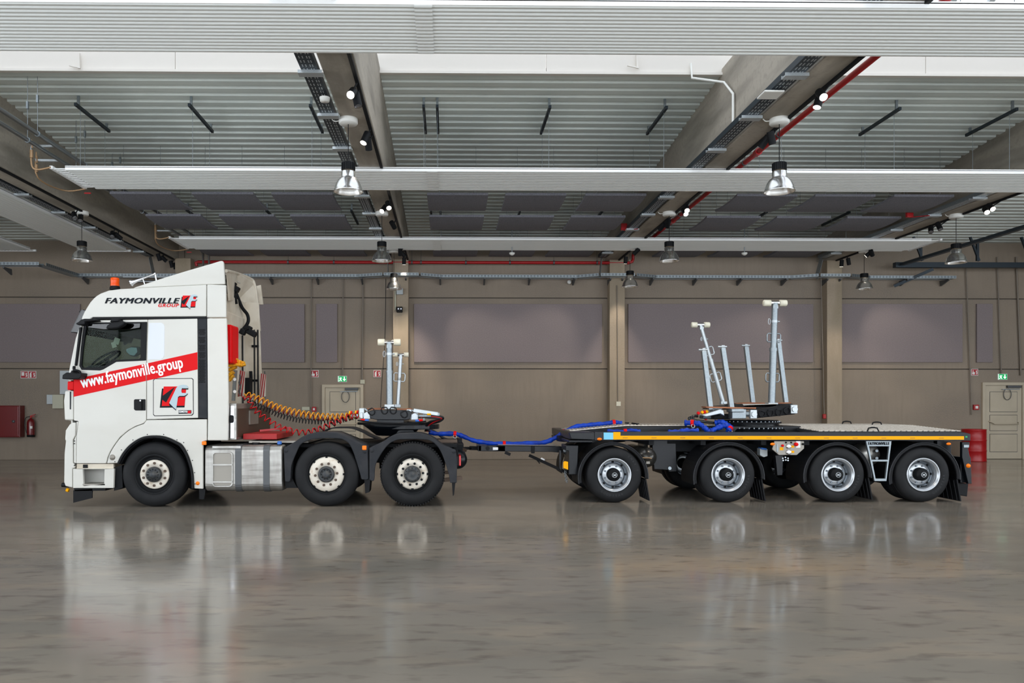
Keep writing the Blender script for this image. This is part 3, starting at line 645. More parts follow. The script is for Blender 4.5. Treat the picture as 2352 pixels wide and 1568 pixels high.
SP = [(808, 214, 2, (-2, 2, 0), 1, 'spotlight nearest the camera on the left-of-centre beam, upper of its pair'), (820, 230, 2, (0, 9, 0), 0, 'unlit spotlight beside the nearest one on the left-of-centre beam'),
      (839, 318, 2, (-3, 9, 0), 1, 'spotlight above the ceiling rose height, second pair on the left-of-centre beam'), (846, 331, 2, (-1, 14, 2), 0, 'unlit spotlight of the second pair on the left-of-centre beam'),
      (881, 480, 2, (-3, 12, 2), 1, 'left one of the lit spotlights just below the middle heating panel at the beam'), (892, 472, 2, (0, 11, 1), 1, 'right one of the lit spotlights just below the middle heating panel at the beam'),
      (903, 517, 2, (1, YW, 2), 0, 'dark spotlight on the left-of-centre beam between the felt rows'),
      (919, 579, 2, (-1.33, YW, 2.4), 1, 'lit spotlight under the rear heating panel, left of its pair'), (925, 583, 2, (1.5, YW, 2.6), 1, 'lit spotlight under the rear heating panel, right of its pair'),
      (928, 600, 2, (-1.3, YW, 1.5), 1, 'last spotlight on the left-of-centre beam, in front of the red pipe'),
      (1887, 218, 3, (4, 3, 0), 1, 'upper of the two bright spotlights nearest the camera, beside the red pipe'), (1880, 233, 3, (3, 9, 0), 1, 'lower of the two bright spotlights nearest the camera, beside the red pipe'),
      (1755, 327, 3, (2, 14, 1), 0, 'dark tilted spotlight, left of the pair by the right pendant cable'), (1772, 318, 3, (6, 12, 1), 0, 'dark upright spotlight, right of the pair by the right pendant cable'),
      (1577, 479, 3, (4, 10, 1), 1, 'upper bright spotlight below the middle heating panel on the red-pipe beam'), (1573, 487, 3, (5, 10, .5), 1, 'lower bright spotlight below the middle heating panel on the red-pipe beam'),
      (1520, 521, 3, (2, YW, 2), 0, 'dark left spotlight behind the second-row pendant cable'), (1534, 514, 3, (5, YW, 2), 0, 'dark right spotlight behind the second-row pendant cable'),
      (1461, 578, 3, (2.2, YW, 2.8), 1, 'bright spotlight at the bend of the red pipe'), (1437, 598, 3, (4.7, YW, 1.8), 1, 'last spotlight on the red-pipe beam above the column'),
      (2265, 484, 4, (8, 8, 0), 1, 'left of the two bright spotlights at the far right'), (2276, 476, 4, (10, 8, 0), 1, 'right of the two bright spotlights at the far right'),
      (2138, 527, 4, (9, 14, 1), 0, 'dark spotlight at the far right, left of its pair'), (2157, 520, 4, (11, 14, 1), 0, 'dark spotlight at the far right, right of its pair'),
      (1995, 583, 4, (8, YW, 2.6), 1, 'bright spotlight above the back-row lamp at the right column'), (2002, 581, 4, (13, YW, 3), 1, 'second bright spotlight above the back-row lamp at the right column'),
      (1933, 605, 4, (10.9, YW, 1.6), 1, 'bright last spotlight on the far right beam'), (1949, 601, 4, (12, YW, 2), 0, 'dark last spotlight on the far right beam'),
      (171, 496, 1, (-5, 12, 1), 0, 'dark spotlight at the left, left one of the pair above the lamp'), (185, 501, 1, (-6, 12, 0), 0, 'dark spotlight at the left, right one of the pair above the lamp'),
      (258, 539, 1, (-6, 13, 1), 0, 'dark upright spotlight between the left lamp and the cab roof'), (272, 543, 1, (-4, YW, 2), 0, 'dark tilted spotlight between the left lamp and the cab roof'),
      (365, 591, 1, (-7, YW, 2), 0, 'dark spotlight above the horn on the cab roof, leftmost'), (377, 595, 1, (-4, YW, 2), 0, 'dark spotlight above the horn on the cab roof, second'),
      (394, 607, 1, (-6.8, YW, 2), 0, 'dark spotlight above the cab spoiler, third'), (402, 612, 1, (-7.3, YW, 2), 0, 'dark spotlight above the cab spoiler, last')]
for a in SP: spot(*a)
# steel heating pipes along the left beam
for k, (x, z, l) in enumerate(((-6.6, 5.92, 'upper galvanised heating pipe along the left roof beam'), (-6.76, 5.82, 'lower galvanised heating pipe along the left roof beam'))):
    t = thing('heating_pipe', (x, 10, z), l, 'pipe', 'heating pipes along the left beam')
    MB().tube([(x, 3, z), (x, 20.9, z), (x, 21.2, z - .1), (x, 21.25, 4.95 + k * .12), (x - 2.2, 21.25, 4.95 + k * .12)], .035, 10).build('run', 'steel_pipe', t)
    for y in (7.4, 8.7, 9.9, 11.2, 12.4, 14, 15.5, 17, 18.5, 20):
        MB().cyl((x, y - .012, z), (x, y + .012, z), .047, 10).tube([(x, y, z + .04), (x, y, zdeck(max(y, 12.2)) if y > 12 else 6.5)], .005, 5).box(x - .015, x + .015, y - .02, y + .02, z + .5, z + .62).build('hanger', 'galv', t)
    for y in (12.98, 18.43): MB().tube([(x, y + k * .46, z), (XP0 - .55 - k * .17, y + k * .46, z), (XP0 - .55 - k * .17, y + k * .46, 5.85)], .025, 8).build('branch', 'galv_light', t)
# smoke detectors on rods, red call boxes on trays
for (px, l) in ((1176, 'small white smoke detector hanging below the rear heating panel'), (1710, 'small white smoke detector right of the second-row lamp')):
    X, Y = PZ(px, 583, 5.35); t = thing('smoke_detector', (X, Y, 5.35), l, 'smoke detector', 'smoke detectors')
    MB().lathe((X, Y, 5.35), [(0, -.04), (.035, -.03), (.07, 0), (.07, .03), (0, .04)], 20, (0, 0, 1)).build('head', 'white_plastic', t); MB().tube([(X, Y, 5.38), (X, Y, 6.2)], .012, 6).build('rod', 'galv', t)
for (px, py, l) in ((1433, 527, 'red alarm box on the cable tray of the red-pipe beam'), (2089, 497, 'red alarm box on the cable tray of the far right beam')):
    X, Y = PZ(px, py, 5.62); t = thing('alarm_box', (X, Y, 5.6), l, 'alarm box'); MB().box(X - .07, X + .07, Y - .04, Y + .04, 5.6, 5.76).build('housing', 'red_pipe', t, bevel=.015)
    MB().tube([(X, Y, 5.6), (X + .25, Y - .3, 5.57)], .01, 6).build('cable', 'red_pipe', t)
# white cable on the beam face, kerb sensor
x = BX[3] - .2; t = tag(MB().tube([(x - .5, 12.15, 7.0), (x - .5, 12.1, 6.75), (x - .06, 11.9, 6.6), (x - .03, 11.6, 6.3), (x - .03, 11.6, 5.7)], .02, 8).build('white_conduit', 'white_plastic'), 'bent white conduit on the side of the red-pipe beam', 'conduit')
X, Y = PZ(1770, 217, 5.56); tag(MB().box(X - .13, X + .13, Y - .13, Y + .13, 5.545, 5.57).build('wireless_antenna', 'white_plastic', bevel=.02), 'flat white antenna under the tray of the red-pipe beam', 'antenna')
X, Y = PZ(746, 226, 5.55); tag(MB().lathe((X, Y, 5.56), [(0, -.05), (.06, -.05), (.07, 0)], 16, (0, 0, 1)).build('sensor_puck', 'white_plastic'), 'small white sensor under the tray of the left-of-centre beam', 'sensor')
# kerb latch rods
for (px, l) in ((181, 'window opener arm on the white kerb at the left'), (1463, 'window opener arm on the white kerb at the middle')):
    a = V(px, 122, 12.15); t = tag(MB().bar(a, V(px + 1, 156, 12.15), .03, .03).bar(V(px - 22, 150, 12.15), V(px + 4, 156, 12.1), .02, .02).build('opener_arm', 'upstand_white'), l, 'opener')
# steel door rails at the right
t = thing('door_rail', (12.5, 21, 5.39), 'dark steel sliding door rails hanging at the far right', 'rail')
MB().box(12.3, 19, 20.9, 21.05, 5.33, 5.47).build('cross_rail', 'dark_steel', t); MB().box(12.4, 12.52, 6, 20.9, 5.37, 5.44).build('long_rail', 'dark_steel', t)
for (x, y) in ((12.8, 20.6), (14.35, 20.6), (15.75, 20.6)): MB().bar((x, y, 5.45), (x, y, 6.0), .06, .06).bar((x + .05, y, 5.45), (x - .2, y, 6.1), .05, .05).build('hanger', 'dark_steel', t)
MB().bar((13.4, 21.0, 5.3), (12.6, 21.5, 4.9), .08, .05).build('brace', 'dark_steel', t)
# ================================================================== WHEELS
def wheel(parent, c, r, kind, far=False, w=.34):
    """Wheel whose outer face lies at c (axis along Y); far wheels face the other way."""
    s = -1 if far else 1; ax = (0, s, 0); c = Vector(c)
    rb = .3 if kind != 'trailer' else .262
    tw = w
    prof = [(rb, .03), (rb + .02, .008), (rb + .06, 0), (r * .82, .0), (r * .93, .016), (r * .985, .045), (r, .075), (r, tw * .32), (r - .012, tw * .325), (r - .012, tw * .345), (r, tw * .35), (r, tw * .65),
            (r - .012, tw * .655), (r - .012, tw * .675), (r, tw * .68), (r, tw - .075), (r * .97, tw - .03), (r * .82, tw), (rb + .02, tw), (rb, tw - .03)]
    t = MB().lathe(c, prof, 56, ax).build('wheel', 'rubber', parent, origin=c)
    def lp(name, m, p, n=40): return MB().lathe(c, p, n, ax).build(name, m, t)
    def ring(name, m, k, rr, d0, d1, rad, n=10, ph=0):
        b = MB()
        for i in range(k):
            a = 2 * math.pi * i / k + ph; q = c + Vector((math.cos(a) * rr, 0, math.sin(a) * rr))
            b.cyl(q + Vector((0, s * d0, 0)), q + Vector((0, s * d1, 0)), rad, n)
            if name == 'wheel_nuts' and not far:
                o = b.build('wheel_nut', m, t) if i == 0 else o.copy()
                if i: S.collection.objects.link(o)
                o.location = (0, 0, 0) if i == 0 else (math.cos(a) * rr - math.cos(ph) * rr, 0, math.sin(a) * rr - math.sin(ph) * rr); b = MB()
        if name == 'wheel_nuts' and not far: return o
        o = b.build(name, m, t); o['kind'] = 'stuff'; return o
    if kind == 'front':
        lp('rim', 'black_matt', [(rb + .012, .02), (rb - .01, .012), (rb - .02, .03), (.26, .07), (.235, .06), (.225, .05)])
        lp('disc', 'wheel_white', [(.225, .055), (.222, .035), (.21, .03), (.12, .025), (.115, .06)])
        lp('hub', 'hub_dark', [(.118, .03), (.115, -.02), (.1, -.035), (.06, -.04), (.055, -.055), (.03, -.065), (0, -.068)])
        ring('wheel_nuts', 'nut', 10, .172, .034, .018, .021, 10, .3); ring('hub_bolts', 'black_matt', 12, .085, -.03, -.045, .009, 6)
        ring('vent_holes', 'black_matt', 0 or 10, .245, .066, .06, .014)
    elif kind == 'pusher':
        lp('rim', 'black_matt', [(rb + .012, .02), (rb - .008, .012), (rb - .016, .035), (.268, .05)])
        lp('disc', 'wheel_white', [(.272, .05), (.268, .03), (.25, .012), (.21, -.004), (.13, -.006), (.12, .03)])
        lp('hub', 'hub_dark', [(.125, .0), (.12, -.035), (.09, -.04), (.085, -.03), (.062, -.03), (.058, -.055), (.03, -.06), (0, -.06)])
        ring('wheel_nuts', 'nut', 10, .168, .0, -.014, .021, 10, .1); ring('vent_holes', 'black_matt', 8, .258, .04, .013, .017)
        ring('hub_bolts', 'black_matt', 10, .073, -.03, -.044, .008, 6)
    elif kind == 'drive':
        lp('rim', 'black_matt', [(rb + .012, .02), (rb - .008, .012), (rb - .016, .035), (.255, .06), (.24, .07)])
        lp('disc', 'wheel_white', [(.245, .07), (.238, .045), (.22, .03), (.2, .022), (.13, .02), (.125, .05)])
        lp('hub', 'hub_dark', [(.13, .02), (.125, -.03), (.115, -.045), (.07, -.05), (.06, -.04), (.03, -.05), (0, -.05)])
        ring('wheel_nuts', 'black_matt', 10, .166, .026, .004, .019, 10, .1); ring('vent_holes', 'black_matt', 8, .228, .05, .03, .02)
        ring('hub_bolts', 'black_matt', 12, .1, -.04, -.056, .008, 6)
        b = MB()
        for i in range(72):
            a = 2 * math.pi * i / 72; b.obox(c + Vector((math.cos(a) * (r - .008), s * .06, math.sin(a) * (r - .008))), .02, .07, .012, Matrix.Rotation(-a, 3, 'Y'))
        q = b.build('tread_blocks', 'tread', t); q['kind'] = 'stuff'
    else:
        lp('rim', 'wheel_silver', [(.268, .03), (.272, .006), (.262, -.002), (.25, .004), (.246, .02), (.238, .024), (.23, .03), (.226, .06), (.222, .15)])
        lp('disc', 'wheel_grey', [(.224, .14), (.21, .15), (.18, .135), (.172, .122)])
        lp('flange', 'wheel_silver', [(.176, .125), (.17, .118), (.105, .118)])
        lp('hub', 'black_matt', [(.108, .13), (.103, .04), (.095, .02), (.06, .005), (.055, -.005), (0, -.005)])
        lp('hub_emblem', 'wheel_silver', [(.042, -.006), (.042, -.009), (.036, -.009), (.036, -.006)], 24)
        MB().obox(c + Vector((0, s * -.0075, 0)), .05, .004, .01, Matrix.Rotation(.6, 3, 'Y')).obox(c + Vector((0, s * -.0075, 0)), .05, .004, .01, Matrix.Rotation(-.6, 3, 'Y')).build('emblem_bars', 'wheel_silver', t)
        ring('wheel_nuts', 'wheel_grey', 8, .142, .12, .1, .016, 8, .39); ring('vent_holes', 'black_matt', 8, .2, .146, .138, .02, 12, 0)
        MB().cyl(c + Vector((.03, s * .12, -.2)), c + Vector((.09, s * .06, -.185)), .008, 6).build('valve', 'black_matt', t)
        MB().lathe(c, [(r * .9, -.001), (r * .905, -.004), (r * .91, -.001)], 56, ax).build('sidewall_ring', 'rubber_mark', t) if 0 else None
    return t
def tyretext(s, t, c, r, a0, da, size):
    """Raised maker's lettering along the sidewall."""
    c = Vector(c); ms = []
    cu = bpy.data.curves.new('t', 'FONT'); ob = bpy.data.objects.new('t', cu); S.collection.objects.link(ob); b = MB()
    for i, ch in enumerate(s):
        cu.body = ch; cu.align_x = 'CENTER'; cu.resolution_u = 2
        dg = bpy.context.evaluated_depsgraph_get(); me = bpy.data.meshes.new_from_object(ob.evaluated_get(dg))
        a = math.radians(a0 + da * i); u = Vector((math.cos(a), 0, math.sin(a))); tg = Vector((math.sin(a), 0, -math.cos(a))) * (1 if da < 0 else -1); up = u if da < 0 else -u
        b.add([c + u * r + (tg * v.co.x + up * v.co.y) * size + Vector((0, -.003, 0)) for v in me.vertices], [tuple(p.vertices) for p in me.polygons])
        bpy.data.meshes.remove(me)
    bpy.data.objects.remove(ob); bpy.data.curves.remove(cu)
    return b.build('lettering', 'rubber_mark', t)

# ================================================================== TRUCK
T = 11.83; TF = T + 2.5                            # near and far side of the truck
tk = thing('truck', (PX(560, T), T + 1.25, 0), 'white three-axle tractor truck with red stripe and lettering', 'truck')
def tp_(pts, y=T): return poly(pts, y)
def plate(name, pts, m, y0=T, d=.05, holes=(), bevel=.012, parent=None, label=None, seg=2):
    return MB().prism(tp_(pts), y0, y0 + d, [tp_(h) for h in holes]).build(name, m, parent or tk, bevel=bevel, seg=seg, label=label)
# --- cab side panels
roof_side = plate('roof_side_panel', [(183, 748), (188.5, 727), (193, 717), (200, 705), (207, 694), (215, 685), (222, 679), (231, 673.5), (249, 667), (275, 663.5), (340, 660), (474, 653.5), (473.5, 726.5), (213, 728.5), (204, 734), (195, 741), (187, 750)], 'white_paint', bevel=.03, seg=4)
plate('roof_seam_strip', [(212, 727), (473, 726), (473, 731.5), (211, 733)], 'black_plastic', T + .006, .04, bevel=.004)
hole = [(198, 742.5), (334.5, 740), (332, 827), (267, 830), (237, 847.5), (229, 850), (187.5, 848.5), (182.8, 840), (186, 800)]
door = plate('door_panel', [(199, 735.5), (338.8, 733.5), (336, 826), (335.5, 966), (329, 972), (312, 978), (294, 988), (275, 1004), (261, 1023), (252, 1038), (247, 1050), (243.5, 1064), (174.8, 1064), (175.8, 1002), (180, 967), (169.2, 965), (169.2, 874), (172.5, 852), (180, 800), (190, 750)],
             'white_paint', holes=[hole], bevel=.01)
plate('window_frame', [(192.5, 740.5), (338.3, 738.8), (335.6, 827.8), (267, 830.8), (237, 848.3), (229, 850.8), (187.2, 849.3), (182, 840), (185.5, 800)], 'black_plastic', T - .004, .04, [[(199, 746.5), (322, 744.5), (323.5, 748), (322.5, 821), (319, 824), (265, 826), (234, 843), (190, 844), (187.5, 838), (191, 800)]], bevel=.006, parent=door)
plate('window_pane', [(197, 745), (324, 743), (324, 824), (266, 828), (235, 845), (188, 846), (186, 838)], 'window_glass', T + .03, .006, bevel=0, parent=door)
plate('window_visor', [(199, 744), (324, 742.5), (323, 753), (300, 757), (240, 757), (206, 753)], 'visor_glass', T - .03, .02, bevel=.006, parent=door)
plate('door_handle_recess', [(307, 918), (310, 916), (335, 916), (335, 943), (311, 943), (307, 940)], 'black_plastic', T - .004, .03, parent=door, bevel=.012)
plate('door_handle', [(322, 918), (327, 918), (327, 941), (322, 941)], 'black_matt', T - .035, .02, parent=door, bevel=.008)
plate('handle_light', [(322.5, 918), (326, 918), (326, 921.5), (322.5, 921.5)], 'text_white', T - .04, .01, parent=door, bevel=.003)
plate('a_pillar', [(182.5, 749), (189, 750), (179.5, 800), (171.8, 852), (168.6, 873.5), (155, 873.5), (158, 850), (163, 824), (173, 776)], 'white_paint', bevel=.02, seg=3)
plate('mirror_blade', [(185, 752), (190.5, 751), (184, 800), (178.5, 840), (174, 840)], 'black_plastic', T - .05, .05, bevel=.01)
plate('sleeper_panel', [(339.6, 733.5), (453, 731.5), (454.6, 959.5), (337, 963), (337, 827)], 'white_paint', bevel=.008)
plate('locker_lid', [(341.5, 741.5), (370, 741), (376, 744), (378, 750), (377.5, 815), (375, 822), (369, 825), (339.5, 826)], 'lid_white', T - .003, .01, bevel=.003)
lid = plate('storage_flap', [(356, 870.5), (440, 869.5), (443, 872), (443.5, 949), (440, 952.5), (356, 954), (353, 951), (353, 874)], 'white_paint', T - .006, .02, bevel=.004)
plate('flap_gap', [(355, 869), (441, 868), (444.6, 871), (445, 950), (441.5, 954), (355, 955.5), (351.6, 952), (351.6, 873)], 'grey_plastic', T - .0012, .01, bevel=0)
gr = plate('grille_strip', [(453.4, 728.5), (474, 728.5), (475.8, 961), (455, 960)], 'grey_plastic', T + .012, .04, bevel=.006)
b = MB(); z = 0
for (ya, yb) in ((757, 771), (775, 788), (793, 806), (810, 824), (827, 881)):
    y = ya
    row = 0
    while y < yb:
        for k in range(4):
            x = 458 + k * 4 + (2 if row % 2 else 0)
            if x < 472: q = V(x, y, T + .012); b.cyl(q + Vector((0, -.004, 0)), q + Vector((0, .006, 0)), .012, 6)
        y += 3.6; row += 1
b.build('grille_cells', 'black_matt', gr)['kind'] = 'stuff'
plate('upper_side_deflector', [(475, 653), (519, 654.3), (519.6, 728.6), (475, 728.8)], 'white_paint', bevel=.015)
plate('lower_side_deflector', [(475.3, 730.5), (520.5, 730.5), (523, 835), (525, 913), (523.5, 1011.5), (476.4, 1011.5), (477, 962)], 'white_paint', bevel=.015)
plate('side_reflector_line', [(169.5, 954), (334, 956), (334, 961), (169.5, 960)], 'rim_white', T - .002, .01, bevel=0) if 0 else None
sm2 = lambda L: [(v.x, v.y) for v in smoothpath([(x, y, 0) for x, y in L], 4)]
fend = [(337, 964), (475, 962.5), (475, 1011.5), (467, 1013), (466, 1023), (466, 1122.5)] + sm2([(446, 1121.5), (443.6, 1084), (434, 1049), (420, 1023), (406, 1013.5), (380, 1002.5), (352, 1000), (325, 1004.5), (299, 1021), (281, 1042), (270, 1063)]) + sm2([(245.5, 1064), (249, 1050), (254, 1038), (263, 1023), (277, 1004.5), (295, 989), (313, 979), (330, 973)])
fd = plate('wheel_arch_panel', fend, 'white_paint', bevel=.01)
arch_o = [(270, 1064), (281, 1042), (299, 1021), (325, 1004.5), (352, 1000), (380, 1002.5), (406, 1013.5), (420, 1023), (434, 1049), (443.6, 1084), (446, 1122)]
arch_i = [(441, 1122), (439, 1085), (429.5, 1052), (416, 1028), (402, 1018), (378, 1007.5), (352, 1005), (327, 1009.5), (303, 1025), (286, 1045), (275, 1066)]
plate('arch_lip', sm2(arch_o) + sm2(arch_i), 'black_plastic', T - .03, .1, parent=fd, bevel=.008)
MB().prism(poly([(276, 1062), (300, 1012), (352, 998), (406, 1010), (436, 1050), (440, 1090), (276, 1090)], T), T + .5, TF - .5).build('arch_light_block', 'black_matt', tk)  # dark block added behind the arch to close a bright see-through gap
MB().sheet([tuple(p) for p in poly(sm2(arch_i), T)], T + .02, T + .8, .01).build('arch_liner', 'black_matt', tk)
b = MB()
for (x, y) in ((338.5, 997.5), (376, 997.5), (305.5, 1010), (406.5, 1010), (279, 1033), (422, 1016), (431, 1034), (442, 1057), (447, 1085), (448, 1111), (264, 1060), (170.5, 1012.5), (170.5, 1018.5), (171, 1068)):
    q = V(x, y, T); b.cyl(q + Vector((0, -.004, 0)), q + Vector((0, .02, 0)), .008, 8)
b.build('arch_screws', 'black_matt', fd)
q = V(258, 1050, T); MB().lathe(q, [(0, -.03), (.03, -.026), (.04, -.01), (.045, .0)], 20).build('side_lamp', 'tile_steel', fd)
q = V(454, 1109.5, T); MB().lathe(q, [(0, -.02), (.025, -.015), (.03, 0)], 16).build('marker_lamp', 'orange', fd)
MB().box(*wbox(465, 475, 1013, 1021.5, .04, T + .01)).build('side_marker', 'orange', tk, bevel=.01)
# --- nose, bumper and step
plate('nose_panel', [(149, 897), (168, 897), (168, 964.5), (148, 964.5), (146, 920)], 'white_paint', bevel=.02, seg=3)
plate('nose_gap', [(160, 899), (164, 899), (163.5, 940), (160, 940)], 'grey_plastic', T - .002, .02, bevel=.004)
plate('red_corner', [(154.5, 875.5), (168.6, 875), (168.6, 895.5), (154, 895.5)], 'red_paint', T, .05, bevel=.015)
plate('corner_panel', [(160, 974), (166, 970), (173.5, 970), (172.5, 1000), (167, 1010), (167, 1063), (171, 1066), (171, 1075), (166, 1075), (166, 1119.5), (150, 1116), (146.8, 1107), (147.5, 1054), (147.8, 1040), (151, 1012), (149, 1009), (150.5, 988)], 'white_paint', bevel=.015)
plate('corner_strip', [(175, 968), (179, 968), (174.6, 1002), (173.8, 1064), (168.6, 1062), (168.6, 1012), (173.5, 1000)], 'white_paint', T + .01, .04, bevel=.006)
sp = plate('step_box', [(167.5, 1076), (262, 1076), (260.5, 1120.5), (167.5, 1120.5)], 'white_paint', holes=[[(190, 1076.8), (240, 1076.8), (239, 1110.5), (192, 1116)]], bevel=.006)
MB().box(*[v + d for v, d in zip(wbox(186, 243, 1074, 1118, 0, T + .3), (0, 0, -.02, .02, 0, 0))]).build('step_back', 'white_paint', sp)
MB().box(*[v for v in (lambda w_: (w_[0], w_[1], T, T + .3, w_[4], w_[5]))(wbox(190, 241, 1111, 1114, 0, T))]).build('step_tread', 'tile_steel', sp)
plate('step_slot', [(173, 1065.5), (258, 1065.5), (258, 1076), (173, 1076)], 'cream_paint', T + .04, .05, bevel=0)
plate('slot_catch', [(188, 1067), (199, 1067), (199, 1075), (188, 1075)], 'black_plastic', T + .03, .03, bevel=.004)
plate('under_flap', [(166, 1126), (210, 1123), (209.5, 1144), (166, 1155)], 'black_plastic', T + .03, .02, bevel=0)
plate('bumper_underside', [(166, 1120), (240, 1121), (240, 1127), (170, 1128)], 'black_matt', T + .03, 2.3, bevel=0)
MB().cyl(V(143, 1113, T + .05), V(158, 1114, T + .05), .035, 14).build('tow_cover', 'black_plastic', tk); MB().cyl(V(153, 1124, T + .06), V(158, 1126, T + .06), .03, 12).build('corner_lamp', 'yellow', tk)
plate('inner_flap', [(256, 1075), (276, 1069), (278, 1120), (258, 1128)], 'black_matt', T + .06, .4, bevel=0)
# --- cab skin: roof, windscreen, nose, back wall, far side
ya, yb = T + .045, TF - .045
MB().sheet(poly([(474, 654.2), (340, 660.8), (275, 664.2), (249, 667.8), (231, 674.2), (215, 686), (200, 706), (188.5, 728), (183.4, 748)], T), ya, yb, .03).build('cab_roof', 'white_paint', tk, smooth=True)
MB().sheet(poly([(183.4, 748), (173.5, 776), (163.5, 824), (157, 862)], T), ya, yb, .012).build('windscreen', 'window_glass', tk)
MB().sheet(poly([(157, 862), (155, 874), (155, 895), (148.8, 900), (147.2, 920), (148.8, 964), (160, 966), (160, 974), (151, 988), (150, 1009), (148.6, 1040), (148, 1107), (168, 1119)], T), ya, yb, .03).build('cab_nose', 'white_paint', tk)
xb_ = PX(482, T); z0c = P(482, 1012, T)[1]; z1c = P(482, 655, T)[1]
MB().box(xb_ - .03, xb_ + .02, ya, yb, z0c, z1c).build('cab_back', 'cream_paint', tk, bevel=.03)
MB().box(xb_ + .0, xb_ + .05, T + .7, T + 1.9, z0c + .2, z1c - .3).build('back_recess', 'cream_paint', tk, bevel=.04)
xa = PX(170, T)
MB().box(xa, xb_, ya, yb, P(300, 1000, T)[1], P(300, 975, T)[1]).build('cab_floor', 'dash', tk)
MB().prism(poly([(183, 748), (474, 654.5), (490, 731), (490, 1011), (337, 1011), (175, 1000), (169.2, 965), (169.2, 874), (180, 800)], T), TF - .05, TF, [poly([(199, 747), (325, 745), (323, 826), (265, 830), (235, 846), (190, 846), (187, 838)], T)]).build('far_side_panel', 'white_paint', tk)
MB().prism(poly([(197, 745), (326, 743), (324, 828), (235, 848), (188, 848)], T), TF - .03, TF - .024).build('far_window', 'window_glass', tk)
# far deflector seen behind the cab, spoiler
xd = PX(520.5, T)
MB().prism([(xb_, P(480, 654, T)[1]), (xd, P(480, 656, T)[1]), (xd + .02, P(520, 730, T)[1]), (xd + .06, P(523, 900, T)[1]), (xd + .04, z0c), (xb_, z0c)], TF - .5, TF - .46).build('far_side_deflector', 'cream_paint', tk, bevel=.01)
for py in (770, 862): MB().box(xd - .12, xd - .0, TF - .54, TF - .5, *sorted((P(520, py, T)[1], P(520, py + 6, T)[1]))).build('deflector_hinge', 'black_plastic', tk)
spo = plate('roof_spoiler', [(303, 661.5), (330, 652.5), (360, 642.5), (420, 624), (470, 609), (505, 598.2), (510, 598), (513, 602), (516, 652), (474, 653), (360, 658.5)], 'white_paint', T + .02, .05, bevel=.02, seg=3)
MB().sheet(poly([(306, 661.5), (360, 643.5), (420, 625), (478, 608)], T), T + .07, TF - .07, .02).build('spoiler_top', 'white_paint', spo)
MB().prism(poly([(303, 661.5), (360, 642.5), (470, 609), (510, 598), (516, 652)], T), TF - .07, TF - .02).build('spoiler_far_side', 'cream_paint', spo)
# rear edge of the far roof spoiler, curving down
MB().tube(smoothpath([V(519, 622, T + .3), V(545, 628, T + 1.6), V(575, 640, T + 2.2), V(584, 652, T + 2.3), V(590, 690, T + 2.35), V(596, 760, T + 2.35)], 5), .028, 8).build('spoiler_edge', 'cream_paint', spo)
b = MB(); b.add([V(519, 622, T + .3), V(545, 628, T + 1.6), V(575, 640, T + 2.2), V(584, 652, T + 2.3), V(590, 690, T + 2.35), V(597, 760, T + 2.35), V(560, 760, T + 2.2), V(545, 690, T + 2.0), V(524, 690, T + .3)], [(0, 1, 2, 3, 4, 5, 6, 7, 8)])
b.build('spoiler_inner_face', 'cream_paint', spo)
# --- interior
MB().prism(poly([(176, 850), (196, 838), (224, 838), (232, 846), (240, 862), (240, 900), (172, 900)], T), T + .1, TF - .1).build('dashboard', 'dash', tk, bevel=.03)
for yy in (T + .45, T + 1.6):
    s_ = MB().prism(poly([(268, 862), (330, 858), (334, 772), (330, 756), (318, 756), (312, 800), (306, 842), (270, 846)], T), yy, yy + .48).build('seat', 'dash', tk, bevel=.05)
sw = V(258, 828, T + .5); ax = Vector((-.55, 0, .83))
u = Vector((0, 1, 0)); v = ax.cross(u)
MB().tube([sw + (u * math.cos(i * math.pi / 14) + v * math.sin(i * math.pi / 14)) * .24 + Vector((-.1, 0, .02)) for i in range(28)], .017, 8, True).bar(sw + Vector((-.1, 0, .02)) + v * .23, sw + Vector((-.1, 0, .02)) - v * .23, .04, .03).cyl(sw + Vector((-.1, 0, .02)), sw - ax * .35 + Vector((-.12, 0, 0)), .04, 10).build('steering_wheel', 'black_matt', tk)
MB().box(PX(197, T), PX(472, T), T + .1, TF - .1, P(300, 754, T)[1], P(300, 744, T)[1]).build('headliner', 'dash', tk)
MB().box(PX(330, T), PX(340, T), T + .08, TF - .08, P(330, 900, T)[1], P(330, 745, T)[1]).build('cab_partition', 'dash', tk)
# far wing mirror seen through the cab, near mirrors
mr = MB().prism(poly([(257, 797), (270, 790), (288, 790), (294, 799), (292, 807), (279, 815), (268, 812), (258, 803)], T + 2.0), TF + .08, TF + .16).build('far_mirror', 'black_plastic', tk, bevel=.02)
MB().prism(poly([(259, 797), (271, 792), (284, 793), (286, 803), (278, 812), (268, 810), (260, 803)], T + 2.0), TF + .07, TF + .09).build('mirror_glass', 'mirror_glass', mr)
MB().bar(V(286, 790, TF + .1), V(300, 775, TF - .02), .05, .04).build('mirror_arm', 'black_plastic', mr)
m1 = MB().prism(poly([(247, 756), (249, 748), (256, 744), (262, 741), (284, 738), (291, 740), (288, 747), (276, 754), (262, 756)], T - .15), T - .22, T - .1).build('kerb_mirror', 'black_plastic', tk, bevel=.02)
MB().prism(poly([(262, 742), (266, 734.5), (283, 734.5), (283, 740)], T), T - .16, T + .01).build('mirror_arm', 'black_plastic', m1, bevel=.01)
MB().prism(poly([(184, 745), (190, 742), (197, 736), (205, 734), (231, 735), (233, 739), (206, 741), (206, 747), (190, 749)], T), T - .16, T + .01).build('mirror_bracket', 'black_plastic', tk, bevel=.015)
MB().prism(poly([(157, 871), (158, 862), (167, 856), (176, 857), (178, 851), (182, 852), (182, 856), (190, 858), (201, 857), (200, 866), (196, 871), (180, 872)], T), T - .2, T + .02).build('lower_mirror', 'black_plastic', tk, bevel=.02)
